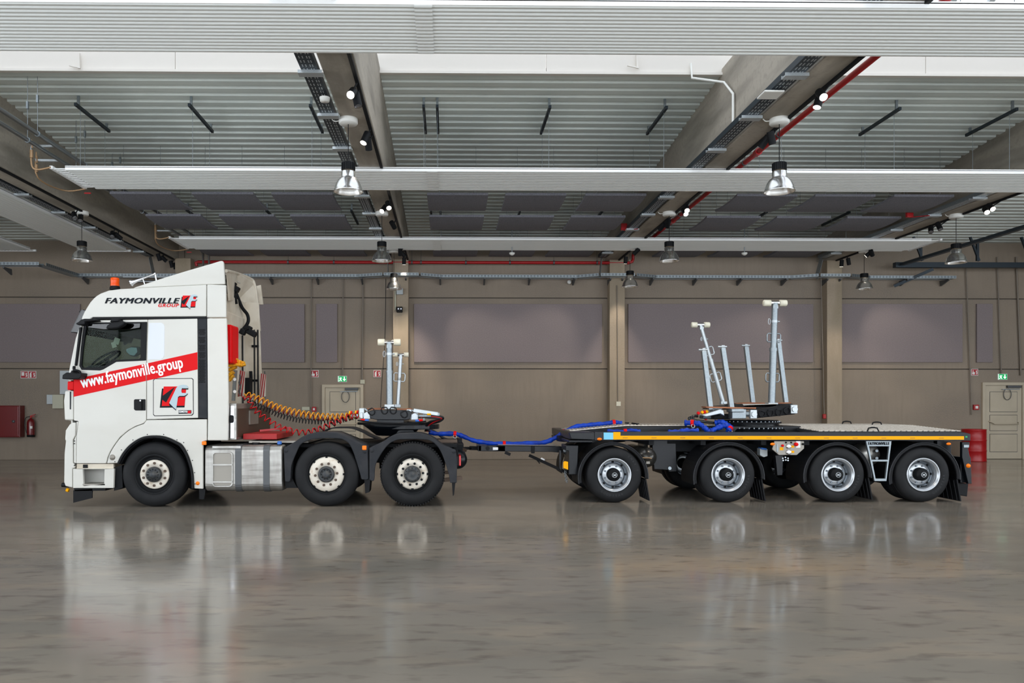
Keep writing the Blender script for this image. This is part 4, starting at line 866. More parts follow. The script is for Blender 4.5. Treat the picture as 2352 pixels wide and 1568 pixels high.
MB().tube(smoothpath([V(170, 842, T - .05), V(171, 849, T - .08), V(182, 853, T - .08), V(184, 860, T - .08)]), .022, 8).build('mirror_stalk', 'black_plastic', tk)
# sun visor, beacon, horn
q = MB().prism(poly([(154, 760), (178, 710), (186, 710), (191, 716), (178, 755), (174, 762)], T), T + .12, T + .13).build('sun_visor', 'visor_glass', tk)
MB().sheet(poly([(154, 761), (178, 711), (182, 709)], T), T + .12, TF - .12, .008).build('visor_shield', 'visor_glass', tk)
for (x, y) in ((186, 716), (179, 739)): MB().bar(V(x - 3, y - 1, T + .14), V(x + 7, y + 4, T + .14), .025, .025).build('visor_bracket', 'black_plastic', tk)
q = Vector(V(264, 665, T + .5)); bc = MB().lathe(q, [(.08, 0), (.08, .03), (.072, .04), (.072, .055)], 24, (0, 0, 1)).build('beacon_base', 'black_plastic', tk)
MB().lathe(q, [(.066, .05), (.068, .08), (.064, .11), (.068, .14), (.066, .18), (.05, .19), (0, .19)], 24, (0, 0, 1)).build('beacon_lens', 'amber', bc)
ha, hb = V(301, 650, T + .35), V(358, 628, T + .35); d = (hb - ha).normalized()
hn = MB().lathe(ha, [(.052, 0), (.05, .01), (.034, .03), (.024, .07), (.018, .15), (.014, .2), (.013, .38), (.02, .39), (.02, .42), (0, .42)], 20, d).build('air_horn', 'chrome', tk)
MB().bar(ha + d * .2, ha + d * .2 + Vector((.03, 0, -.09)), .015, .015).bar(ha + d * .41, ha + d * .41 + Vector((.02, 0, -.12)), .02, .02).build('horn_stand', 'chrome', hn)
# --- livery
band = [(169.4, 871), (335.4, 835), (335.4, 874.5), (169.4, 911)]
MB().prism(tp_(band), T - .003, T).build('red_stripe', 'red_paint', tk); MB().prism(tp_([(337.2, 834.4), (453.6, 808.5), (454, 848), (337.2, 874)]), T - .003, T).build('red_stripe', 'red_paint', tk)
xa, za = P(187, 894, T); xe = PX(420, T); an = math.atan(.204)
text('www.faymonville.group', 'web_lettering', 'text_white', tk, xa + .02, za - .035, T - .006, (xe - xa) / math.cos(an), .235, 0, .005, an, sp=1.04)
xa, za = P(242, 696.5, T); xe = PX(413, T)
text('FAYMONVILLE', 'maker_lettering', 'text_black', tk, xa, za, T - .004, xe - xa, P(242, 683.5, T)[1] - za - .004, .3, .007, 0, sp=1.1)
xa, za = P(364, 704.8, T); xe = PX(411, T)
text('GROUP', 'group_lettering', 'text_red', tk, xa, za, T - .004, xe - xa, P(364, 697.5, T)[1] - za, .28, .003, 0, sp=1.2)
def logo(fx, fy, Y, par):
    """Red and black square with the grey spanner-shaped f."""
    g = lambda pts: poly([(fx(a), fy(b_)) for a, b_ in pts], T)
    MB().prism(g([(460, 455), (1250, 455), (1200, 1075), (390, 1085)]), Y - .002, Y).build('logo_black', 'text_black', par)
    MB().prism(g([(522, 390), (1000, 388), (1255, 488), (1197, 1015), (458, 1028)]), Y - .004, Y - .002).build('logo_red', 'red_paint', par)
    MB().prism(g([(888, 402), (600, 912), (470, 822), (490, 690)]), Y - .006, Y - .004).build('logo_tick', 'text_black', par)
    MB().prism(g([(1120, 450), (1330, 450), (1325, 488), (1110, 490)]), Y - .006, Y - .004).build('logo_shade', 'text_black', par)
    MB().prism(g([(990, 750), (1040, 700), (1200, 695), (1300, 620), (1305, 650), (1240, 712), (1180, 728), (1040, 730), (985, 780)]), Y - .0065, Y - .004).build('logo_shade', 'text_black', par)
    MB().prism(g([(705, 935), (935, 1110), (920, 1175), (815, 1085), (700, 1000)]), Y - .0065, Y - .004).build('logo_shade', 'text_black', par)
    MB().prism(g([(705, 930), (940, 430), (985, 385), (1050, 350), (1150, 332), (1250, 345), (1320, 395), (1335, 440), (1130, 440), (1105, 490), (1102, 560), (1120, 600), (1310, 605), (1260, 665), (1190, 695), (1040, 698), (990, 735), (975, 850), (940, 1080), (925, 1145), (850, 1075)]), Y - .009, Y - .0065).build('logo_spanner', 'wrench', par)
logo(lambda a: 340 + a / 14.258, lambda b_: 860 + b_ / 14.258, T - .006, tk)
k = (453.5 - 414) / (1335 - 390); logo(lambda a: 414.5 + (a - 390) * k, lambda b_: 676.3 + (b_ - 332) * k * .96, T - .0005, tk)
MB().prism(tp_([(410.5, 942), (440, 941.5), (440, 949.5), (410.5, 950)]), T - .008, T - .006).build('sticker', 'text_black', tk)
xa, za = P(411.5, 947.3, T); text('COMETTO', 'sticker_lettering', 'text_white', tk, xa, za, T - .0095, .13, .028, .1, .002)
MB().prism(tp_([(432, 943), (439, 942.5), (438.5, 948.6), (431.5, 949)]), T - .01, T - .008).build('sticker_mark', 'text_red', tk)
# --- behind the cab
X0 = xb_ + .06
MB().obox((PX(528, T + .35) , T + .45, (P(528, 747, T + .4)[1] + P(528, 836, T + .4)[1]) / 2), .12, .4, P(528, 747, T + .4)[1] - P(528, 836, T + .4)[1]).build('red_case', 'red_paint', tk, bevel=.03)
b = MB()
for i, (x, y, l) in enumerate(((536, 822, .14), (543, 828, .16), (550, 832, .16), (540, 838, .2), (556, 838, .1), (534, 846, .14), (531, 858, .1), (530, 868, .12))):
    q = V(x, y, T + .55 + .05 * (i % 3)); b.obox(q, l, .12, .05, Matrix.Rotation(.5 - .2 * i, 3, 'Y'))
sl = b.build('tie_down_straps', 'yellow_strap', tk, bevel=.012)
for (px, yy, w_) in ((557, 1.6, .03), (584, 1.8, .028), (592, 1.88, .028)):
    MB().tube([V(px, 770 if px < 560 else 757, T + yy), V(px + 1, 930, T + yy)], .014, 8).build('exhaust_rod', 'black_plastic', tk)
MB().tube(smoothpath([V(523, 640, T + 1.2), V(535, 655, T + 1.4), V(545, 680, T + 1.5), V(556, 706, T + 1.6), V(568, 722, T + 1.7), V(570, 738, T + 1.7), V(562, 752, T + 1.7), V(552, 760, T + 1.6)], 5), .03, 8).build('air_duct_pipe', 'black_plastic', tk)
for (x, y, l) in ((527, 645, .16), (533, 652, .16), (543, 664, .12), (572, 755, .1), (578, 764, .22), (558, 762, .12)):
    MB().obox(V(x, y, T + 1.3), l * .8, .14, .1, Matrix.Rotation(.5, 3, 'Y')).build('work_light', 'black_plastic', tk, bevel=.02)
MB().bar(V(536, 668, T + 1.3), V(541, 698, T + 1.35), .07, .05).build('light_bracket', 'black_plastic', tk)
def warnboard(px0, px1, py0, py1, Y, sl, l):
    h = (px1 - px0); n = 5; pts = [(px0 + sl, py0), (px1 + sl * .3, py0 + 3), (px1, py1 - 2), (px0, py1)]
    o = MB().prism(poly(pts, Y), Y, Y + .012).build('warning_board', 'warning_white', tk)
    A, B, C_, D = [Vector(p) for p in pts]
    for k in range(0, 6, 2):
        u0, u1 = k / 5 - .3, k / 5 - .08
        def pt(u, v): u_ = min(max(u, 0), 1); return tuple((A.lerp(B, u_)).lerp(D.lerp(C_, u_), v))
        MB().prism(poly([pt(u0 + .35, 0), pt(u1 + .4, 0), pt(u1, 1), pt(u0, 1)], Y), Y - .003, Y).build('red_bar', 'warning_red', o)
warnboard(545, 561, 850, 911, T + 1.0, 6, 0); warnboard(596, 610, 857, 912, T + 1.85, 3, 0)
MB().bar(V(541, 850, T + .75), V(536, 920, T + .75), .05, .05).build('chain_rack', 'galv', tk)
for y in (871, 899): MB().cyl(V(539, y, T + .7), V(539, y, T + .72), .026, 12).build('rack_bolt', 'text_white', tk)
b = MB()
for (px, y0, y1, yy) in ((551, 862, 905, .95), (608, 855, 912, 2.25)):
    for i in range(14):
        q = V(px + math.sin(i) * 1.5, y0 + (y1 - y0) * i / 13, T + yy); b.tube([q + Vector((math.cos(j * math.pi / 3) * (.012 if i % 2 else .004), math.cos(j * math.pi / 3) * (.004 if i % 2 else .012), math.sin(j * math.pi / 3) * .024)) for j in range(6)], .005, 5, True)
b.build('chains', 'strap', tk)['kind'] = 'stuff'
MB().tube(smoothpath([V(576, 852, T + 1.9), V(576, 880, T + 1.9), V(570, 910, T + 1.8)]), .03, 8).box(*wbox(563, 580, 868, 905, .2, T + 1.9)).build('coupling_stand', 'black_matt', tk)
# aluminium tool box and red chassis tray
X0, z0 = P(523.5, 1010, T + .12); z1 = P(523, 926, T + .12)[1]; Xb = PX(544, T + .12)
tb = MB().box(X0, Xb, T + .1, TF - .15, z0, z1).build('tool_box', 'alu', tk, bevel=.01)
MB().box(X0 + .005, Xb - .03, T + .085, T + .1, z0 + .02, z1 - .03).build('box_door', 'chrome', tb, bevel=.01)
MB().prism(rrect(PX(527, T + .1), PX(538, T + .1), P(527, 971, T + .1)[1], P(527, 953, T + .1)[1], .03), T + .07, T + .09).build('box_lock', 'black_plastic', tb)
MB().box(Xb, Xb + .01, T + .14, TF - .2, z0 + .04, z1 - .08).build('box_end', 'nut', tb)
MB().box(Xb + .01, Xb + .03, T + .8, T + 1.35, z0 + .22, z1 - .12).build('tread_plate', 'tile_steel', tb)
Xr, zr0 = P(558, 1009, T + .35); zr1 = P(558, 996, T + .35)[1]; Xr2 = PX(636, T + .35)
MB().box(Xr, Xr2, T + .35, T + 1.6, zr0, zr1).build('chassis_tray', 'red_dull', tk, bevel=.008); MB().bar((Xr + .2, T + .6, zr1 + .04), (Xr2 + .1, T + .9, zr1 + .08), .03, .03).build('tray_lever', 'red_pipe', tk)
# --- tank, steps, chassis
x0, z1 = P(469.5, 1023, T + .02); x1, z0 = P(648, 1128.5, T + .02); H_ = z1 - z0
out = [(T + .02 + a, z) for a, z in arc(.1, z1 - .1, .1, 180, 90, 5)] + [(T + .7, z1), (T + .7, z0)] + [(T + .02 + a, z) for a, z in arc(.12, z0 + .12, .12, 270, 180, 5)]
tn = MB().prism_x([(y, z) for y, z in out], x0, x1).build('fuel_tank', 'alu', tk, bevel=.03, seg=3, smooth=False)
for (a, b_) in ((539.6, 553.7), (604, 618.5)):
    o2 = [(y - .012 if y < T + .3 else y, z + (.012 if z > (z0 + z1) / 2 else -.012)) for y, z in out]
    MB().prism_x(o2, PX(a, T), PX(b_, T)).build('tank_strap', 'strap', tn)
q = V(588, 1023, T + .3); MB().cyl(q, q + Vector((0, 0, .05)), .06, 16).build('tank_cap', 'black_plastic', tn)
def fr(a, b_, c_, d, r, y0, dd): x0_, z1_ = P(a, c_, T); x1_, z0_ = P(b_, d, T); return MB().prism(rrect(x0_, x1_, z0_, z1_, r), y0, y0 + dd, [rrect(x0_ + .02, x1_ - .02, z0_ + .02, z1_ - .02, r * .7)])
fr(487, 535, 1037, 1118, .06, T - .005, .03).build('step_frame', 'alu', tn, bevel=.006)
MB().prism(rrect(PX(489, T), PX(533, T), P(489, 1116, T)[1], P(489, 1039, T)[1], .05), T + .012, T + .019).build('step_recess', 'tile_steel', tn)
for y in (1066.5, 1106): MB().box(PX(488, T), PX(534, T), T - .02, T + .03, P(488, y + 2, T)[1], P(488, y - 1.5, T)[1]).build('step_bar', 'alu', tn)
xs0, zs = P(489, 1029, T + .05)
for k in range(7): MB().box(xs0, PX(552, T), T + .02 + k * .075, T + .07 + k * .075, zs, zs + .035).build('walkway_slat', 'alu', tn)
plate('tank_flap', [(452, 1122), (467, 1125), (464, 1148), (453, 1148)], 'black_plastic', T + .1, .02, bevel=0)
MB().box(PX(300, T), PX(1065, T), T + .75, T + .85, .62, .92).build('frame_rail', 'black_matt', tk); MB().box(PX(300, T), PX(1065, T), T + 1.65, T + 1.75, .62, .92).build('frame_rail', 'black_matt', tk)
MB().box(PX(630, T), PX(1050, T), T + .3, TF - .3, .9, .95).build('frame_deck', 'black_matt', tk)
MB().box(PX(560, T), PX(700, T), T + .3, TF - .3, .97, 1.0).build('catwalk', 'tile_steel', tk)
q = V(642, 1020, T + .15); MB().cyl(V(642, 1030, T + .15), q, .04, 12).build('filler_neck', 'black_plastic', tk); MB().lathe(q, [(0, .05), (.03, .048), (.036, .03), (.036, 0)], 16, (0, 0, 1)).build('filler_cap', 'blue', tk)
plate('lower_side_guard', [(651, 1030), (672, 1040), (668, 1100), (680, 1122), (652, 1122)], 'black_matt', T + .1, .3, bevel=0)
# mudguards
mg1o = [(651, 1028.6), (678, 1013.5), (690, 1005), (704, 998), (717, 994.5), (730, 993), (765, 993), (778, 995.5), (791, 1000.5), (804, 1006), (817, 1013.5), (844, 1025), (846, 1100), (841, 1102), (830, 1101)]
mg1i = [(826, 1085), (819, 1062), (811, 1038), (802, 1020), (791, 1011), (775, 1007), (734, 1007), (712, 1010), (691, 1020), (680, 1041), (669, 1070), (666, 1104), (654, 1105.5)]
mg2o = [(848, 1028.6), (880, 1013.5), (892, 1005), (904, 999), (914, 996), (925, 995), (960, 995), (976, 998), (990, 1003.7), (1002, 1011), (1012, 1020), (1044, 1035), (1050, 1055), (1049, 1109), (1034, 1109)]
mg2i = [(1031, 1090), (1025, 1070), (1016, 1045), (1005.5, 1026), (990, 1013), (970, 1009), (921, 1009), (905, 1013), (890.5, 1022), (873, 1046), (862, 1070), (859, 1103), (848, 1102)]
for o_, i_ in ((sm2(mg1o[:12]) + mg1o[12:], sm2(mg1i)), (sm2(mg2o[:13]) + mg2o[13:], sm2(mg2i))):
    g = plate('mudguard', o_ + i_, 'grey_plastic', T + .01, .03, bevel=.012)
    MB().sheet(list(reversed(poly(o_[:-2], T))), T + .03, T + .62, .02).build('guard_top', 'grey_plastic', g, smooth=True)
    MB().sheet(poly(o_[1:-2], T), TF - .6, TF - .03, .02).build('far_guard_top', 'grey_plastic', g, smooth=True)
    for (x, y) in ((o_[0][0] + 6, 1034), (o_[-3][0] - 8, 1036)): q = V(x, y, T + .01); MB().lathe(q, [(0, -.006), (.03, -.006), (.034, 0)], 16).build('guard_plug', 'grey_plastic', g)
MB().box(*wbox(832, 842, 1023, 1033, .02, T + .01)).build('side_marker', 'orange', tk, bevel=.01)
for (a, b_, c_, d) in ((836, 850, 1100, 1134), (1038, 1046, 1109, 1140)): plate('mud_flap', [(a, c_), (b_, c_), (b_ - 3, d - 3), (a + 2, d)], 'black_plastic', T + .05, .3, bevel=0)
# wheels
for (px, kind) in ((353, 'front'), (749.5, 'pusher'), (947, 'drive')):
    x = PX(px, T); r = .5
    wheel(tk, (x, T + .0, r), r, kind, w=.36 if kind == 'front' else .33); wheel(tk, (x, TF, r), r, kind, True, w=.36 if kind == 'front' else .33)
    if kind == 'drive':
        for yy in (T + .36, TF - .36 - .28): wheel(tk, (x, yy, r), r, 'drive', w=.28) if 0 else MB().lathe((x, yy, r), [(.3, 0), (.46, 0), (.5, .04), (.5, .24), (.46, .28), (.3, .28)], 48).build('inner_tyre', 'rubber', tk, origin=(x, yy, r))
    MB().cyl((x, T + .3, r), (x, TF - .3, r), .08, 14).build('axle', 'black_matt', tk)
# rear end: coupling, tail lamps, air tank
xr = PX(1050, T)
MB().box(xr - .05, xr + .02, T + .5, TF - .5, .55, .95).build('rear_crossmember', 'black_matt', tk)
MB().box(xr + .0, xr + .12, T + 1.05, T + 1.45, .72, .92).cyl((xr + .05, T + 1.25, .7), (xr + .05, T + 1.25, 1.0), .05, 10).build('tow_coupling', 'black_plastic', tk, bevel=.02)
MB().cyl((xr - .03, T + .75, .73), (xr + .06, T + .75, .73), .05, 12).bar((xr, T + .9, .85), (xr + .16, T + 1.1, .8), .05, .04).build('coupling_lever', 'nut', tk)
tl = MB().box(PX(1047, T), PX(1054, T), T + .02, T + .42, P(1050, 1070, T)[1], P(1050, 1048, T)[1]).build('tail_lamp', 'black_plastic', tk, bevel=.01); MB().box(PX(1054, T), PX(1059, T), T + .03, T + .4, P(1050, 1070, T)[1], P(1050, 1046, T)[1]).build('lamp_lens', 'tail_red', tl, bevel=.01)
MB().lathe((xr + .02, T + .55, .68), [(0, -.02), (.1, 0), (.15, .06), (.15, .9), (.1, .96), (0, .98)], 24).build('air_reservoir', 'black_paint', tk)
MB().bar((xr - .2, T + .3, .38), (xr + .08, T + .35, .41), .06, .05).bar((xr - .2, T + .3, .5), (xr + .0, T + .3, .5), .05, .05).build('rear_bar', 'nut', tk)
MB().box(PX(905, T + .8), PX(1050, T + .8), T + .7, T + .85, .95, 1.0).build('chassis_plate', 'nut', tk)
# fifth wheel under the bolster
fx = PX(935, T + 1.25); MB().prism_z([(fx + .55 * math.cos(a) * 1.0, T + 1.25 + .5 * math.sin(a)) for a in [i * math.pi / 12 for i in range(24)]], 1.16, 1.24).prism([(fx - .25, .95), (fx + .25, .95), (fx + .12, 1.16), (fx - .12, 1.16)], T + .85, T + 1.65).build('fifth_wheel', 'black_paint', tk, bevel=.01)
# ================================================================== DOLLY TRAILER
R = 12.2; RF = R + 2.5
tr = thing('dolly_trailer', (PX(1760, R), R + 1.25, 0), 'low black four-axle dolly trailer with a long yellow side stripe', 'trailer')
def rp(name, pts, m, y0=R, d=.02, holes=(), bevel=.006, parent=None): return MB().prism(poly(pts, R), y0, y0 + d, [poly(h, R) for h in holes]).build(name, m, parent or tr, bevel=bevel)
rail = [(1366, 991), (2214, 992.5), (2229, 996), (2229, 1012), (1366, 1011)]
sr = rp('side_rail', rail, 'black_paint', R, .08, bevel=.005)
MB().prism(poly(rail, R), RF - .08, RF).build('far_side_rail', 'black_paint', tr)
rp('yellow_stripe', [(1408.6, 1000.2), (2214, 1001.4), (2214, 1009.4), (1408.6, 1009)], 'yellow', R - .003, .003, bevel=0, parent=sr)
b = MB()
for k in range(12): q = V(1436 + k * 66, 1005 + k * .06, R - .0035); b.box(q.x - .04, q.x + .04, q.y - .001, q.y, q.z - .003, q.z + .003)
b.build('stripe_print', 'nut', sr)['kind'] = 'stuff'
st = rp('info_sticker', [(1386.5, 993), (1408.4, 993), (1408.4, 1009), (1386.5, 1009)], 'sticker_blue', R - .003, .003, bevel=0, parent=sr)
rp('warning_sticker', [(1408.6, 992), (1425, 992), (1425, 1000.2), (1408.6, 1000.2)], 'yellow', R - .003, .003, bevel=0, parent=sr)
rp('rail_shoulder', [(1308, 993), (1366, 993), (1386, 995), (1386, 1008), (1368, 1010), (1313, 1008)], 'black_paint', R + .02, .1)
rp('end_lamp', [(2217, 1001), (2222, 1001), (2222, 1005), (2217, 1005)], 'green_led', R - .004, .01, parent=sr)
# decks
x1 = PX(2214, R); xg0 = PX(1884, R); xg1 = PX(1868, R)
def zd(y): u = (y - R) / 2.5; return 1.138 + (.056 * min(u / .55, 1) if u < .55 else .056 - .006 * (u - .55))
ys = [R + .08 + i * (2.34) / 12 for i in range(13)]
b = MB(); vs = []
for y in ys:
    xa = xg0 - (y - R) * .03
    for (x, dz) in ((xa, 0), (x1, 0), (xa, -.04), (x1, -.04)): vs.append((x, y, zd(y) + dz))
fs = []
for i in range(12):
    a = 4 * i; fs += [(a, a + 1, a + 5, a + 4), (a + 2, a + 6, a + 7, a + 3), (a, a + 4, a + 6, a + 2), (a + 1, a + 3, a + 7, a + 5)]
fs += [(0, 2, 3, 1), (48, 49, 51, 50)]
dk = b.add(vs, fs).build('rear_deck', 'mesh_dark', tr)
b = MB(); i = 0; y = R + .1
while y < RF - .12:                                # raised tread of the perforated deck plates
    x = xg0 + .02 + (.045 if i % 2 else 0)
    while x < x1 - .05: b.box(x, x + .06, y - .009, y + .009, zd(y), zd(y) + .012); x += .09
    y += .042; i += 1
b.build('deck_tread', 'grating', dk)['kind'] = 'stuff'
b = MB()
for i in range(1, 12): b.box(xg0, x1, ys[i] - .004, ys[i] + .004, zd(ys[i]) - .001, zd(ys[i]) + .008)
b.build('tread_strips', 'grating', dk)['kind'] = 'stuff'
def ring_handle(x, y, z, name='deck_handle'): MB().tube([(x - .09, y, z), (x - .07, y, z + .05), (x - .02, y, z + .06), (x + .02, y, z + .06), (x + .07, y, z + .05), (x + .09, y, z)], .012, 6).build(name, 'black_plastic', dk)
ring_handle(PX(2005, R + .1), R + .1, zd(R + .1)); ring_handle(PX(2014, R + 1.6), R + 1.6, zd(R + 1.6)); ring_handle(PX(1945, R + 2.2), R + 2.2, zd(R + 2.2))
# spine with ramp
xs_ = [PX(1308, R + .8), PX(1438, R + .8), PX(1640, R + .8), xg0 + .05]
sp_ = MB().prism([(xs_[0], 1.115), (xs_[1], 1.205), (xs_[3], 1.205), (xs_[3], .95), (xs_[1], .95), (xs_[0], 1.04)], R + .78, R + 1.75).build('spine_beam', 'black_paint', tr, bevel=.008)
MB().add([(xs_[0], R + .76, 1.12), (xs_[1], R + .76, 1.21), (xs_[2], R + .76, 1.21), (xs_[2], R + 1.78, 1.21), (xs_[1], R + 1.78, 1.21), (xs_[0], R + 1.78, 1.12), (xs_[0], R + .76, 1.135), (xs_[1], R + .76, 1.225), (xs_[2], R + .76, 1.225), (xs_[2], R + 1.78, 1.225), (xs_[1], R + 1.78, 1.225), (xs_[0], R + 1.78, 1.135)],
    [(6, 7, 10, 11), (7, 8, 9, 10), (0, 1, 7, 6), (1, 2, 8, 7), (5, 11, 10, 4), (4, 10, 9, 3), (0, 6, 11, 5), (2, 3, 9, 8), (0, 5, 4, 1), (1, 4, 3, 2)]).build('spine_walkway', 'grating', sp_)
b = MB()
for k in range(40):
    u = k / 40; x = xs_[0] + (xs_[2] - xs_[0]) * u; z = 1.135 + (min(x, xs_[1]) - xs_[0]) / (xs_[1] - xs_[0]) * .09; b.box(x, x + .02, R + .78, R + 1.76, z, z + .008)
b.build('walkway_cleats', 'grating', sp_)['kind'] = 'stuff'
MB().tube([V(1452, 972, R + 1.2), V(1457, 973, R + .95), V(1466, 974, R + .85), V(1468, 976, R + .9)], .018, 6).build('lashing_ring', 'black_plastic', sp_); MB().obox(V(1440, 971.5, R + 1.3), .06, .06, .03).build('lashing_ring', 'black_plastic', sp_)
# frame under the deck
for px in (1500, 1620, 1760, 1860): MB().box(PX(px, R) - .04, PX(px, R) + .04, R + .1, RF - .1, .92, 1.0).build('cross_beam', 'black_matt', tr)
for yy in (R + .7, R + 1.7): MB().box(PX(1560, R), PX(2215, R), yy, yy + .1, .78, 1.0).build('frame_beam', 'black_matt', tr)
MB().box(PX(1600, R), PX(1840, R), R + .4, RF - .4, .98, 1.04).build('turntable_base', 'black_paint', tr, bevel=.01)
# front turning bogie
cxw = PX(1411.8, R)
MB().cyl((cxw - .15, R + 1.25, .93), (cxw - .15, R + 1.25, 1.03), .6, 40).build('turning_ring', 'black_paint', tr)
MB().box(PX(1313, R), PX(1368, R), R + .15, RF - .15, P(1340, 1010, R)[1], P(1340, 993, R)[1]).build('front_cross_frame', 'black_paint', tr, bevel=.012)
MB().box(PX(1311, R), PX(1367, R), R + .2, RF - .2, P(1340, 1018, R)[1], P(1340, 1011, R)[1]).build('front_ring_plate', 'black_paint', tr, bevel=.012)
rp('steering_bracket', [(1303, 1023.5), (1332, 1023.5), (1332, 1037), (1330, 1092), (1310, 1092), (1310, 1037), (1303, 1036)], 'black_paint', R + .15, .5, bevel=.01)
rp('steering_bracket_post', [(1291, 1036), (1296, 1036), (1296, 1085), (1291, 1080)], 'black_paint', R + .3, .06)
rp('yellow_label', [(1297, 1063), (1300, 1060), (1308, 1062), (1308, 1080), (1297, 1076)], 'yellow', R + .14, .01, bevel=0)
q = V(1297, 1034, R + .5); pb = MB().prism(poly([(1293, 1026), (1303, 1026), (1303, 1040), (1299, 1044), (1293, 1040)], R + .5), R + .5, R + .56).build('drawbar_hinge', 'black_paint', tr, bevel=.01); MB().cyl(q + Vector((0, -.02, 0)), q + Vector((0, .02, 0)), .025, 12).build('hinge_pin', 'galv', pb)
b = MB()
for i in range(12):
    q = V(1297 + i * .45 + math.sin(i * 2) * 2, 1082 + i * 2.2, R + .25); b.tube([q + Vector((math.cos(j * math.pi / 3) * (.012 if i % 2 else .004), math.cos(j * math.pi / 3) * (.004 if i % 2 else .012), math.sin(j * math.pi / 3) * .018)) for j in range(6)], .004, 5, True)
b.build('safety_chain', 'galv', tr)['kind'] = 'stuff'
# drawbar
DY = R + 1.0
db = MB().prism(poly([(1098, 1023), (1150, 1022.5), (1290, 1025), (1293, 1040), (1268, 1037.5), (1150, 1036.5), (1098, 1036)], DY), DY, DY + .12).prism(poly([(1150, 1024), (1290, 1026), (1290, 1038), (1150, 1036)], DY), DY + .7, DY + .82).build('drawbar', 'black_paint', tr, bevel=.008)
MB().box(PX(1098, DY), PX(1105, DY), DY, DY + .82, P(1100, 1036, DY)[1], P(1100, 1024, DY)[1]).box(PX(1140, DY), PX(1160, DY), DY, DY + .82, P(1100, 1036, DY)[1], P(1100, 1024, DY)[1]).build('drawbar_head', 'black_paint', db)
MB().cyl(V(1120, 1029.5, DY - .03), V(1120, 1029.5, DY + .02), .035, 14).build('drawbar_bolt', 'black_plastic', db)
rp_ = MB().prism(poly([(1132, 1027), (1144, 1027), (1144, 1033), (1132, 1033)], DY), DY - .004, DY).build('reflector', 'text_white', db)
MB().add([(PX(1145, DY), DY + .02, P(1145, 1022.5, DY)[1] + .004), (PX(1284, DY), DY + .02, P(1284, 1024.5, DY)[1] + .006), (PX(1284, DY), DY + .8, P(1284, 1024.5, DY)[1] + .006), (PX(1145, DY), DY + .8, P(1145, 1022.5, DY)[1] + .004)], [(0, 1, 2, 3)]).build('drawbar_walkway', 'grating', db)
ec = V(1072, 1029, DY + .41); MB().bar(V(1098, 1029, DY + .41), V(1078, 1028.5, DY + .41), .07, .06).tube([ec + Vector((math.cos(i * math.pi / 8) * .07, math.sin(i * math.pi / 8) * .07, 0)) for i in range(16)], .022, 8, True).build('towing_eye', 'black_plastic', db)
MB().obox(V(1224, 1032, DY - .01), .06, .03, .13).build('strut_clamp', 'black_plastic', db, bevel=.005)
MB().bar(V(1217, 1046, DY - .05), V(1300, 1084, R + .35), .05, .05).build('support_strut', 'black_plastic', tr); MB().bar(V(1228, 1050, DY - .06), V(1240, 1064, DY - .06), .02, .02).build('strut_lever', 'black_plastic', tr)
q0, q1 = V(1242, 1055, DY - .1), V(1250, 1059.5, DY - .13); MB().cyl(q0, q1, .038, 12).build('strut_tag', 'text_white', tr)
MB().obox(V(1166, 1041, DY), .1, .05, .05, Matrix.Rotation(.4, 3, 'Y')).build('drawbar_catch', 'black_plastic', db)
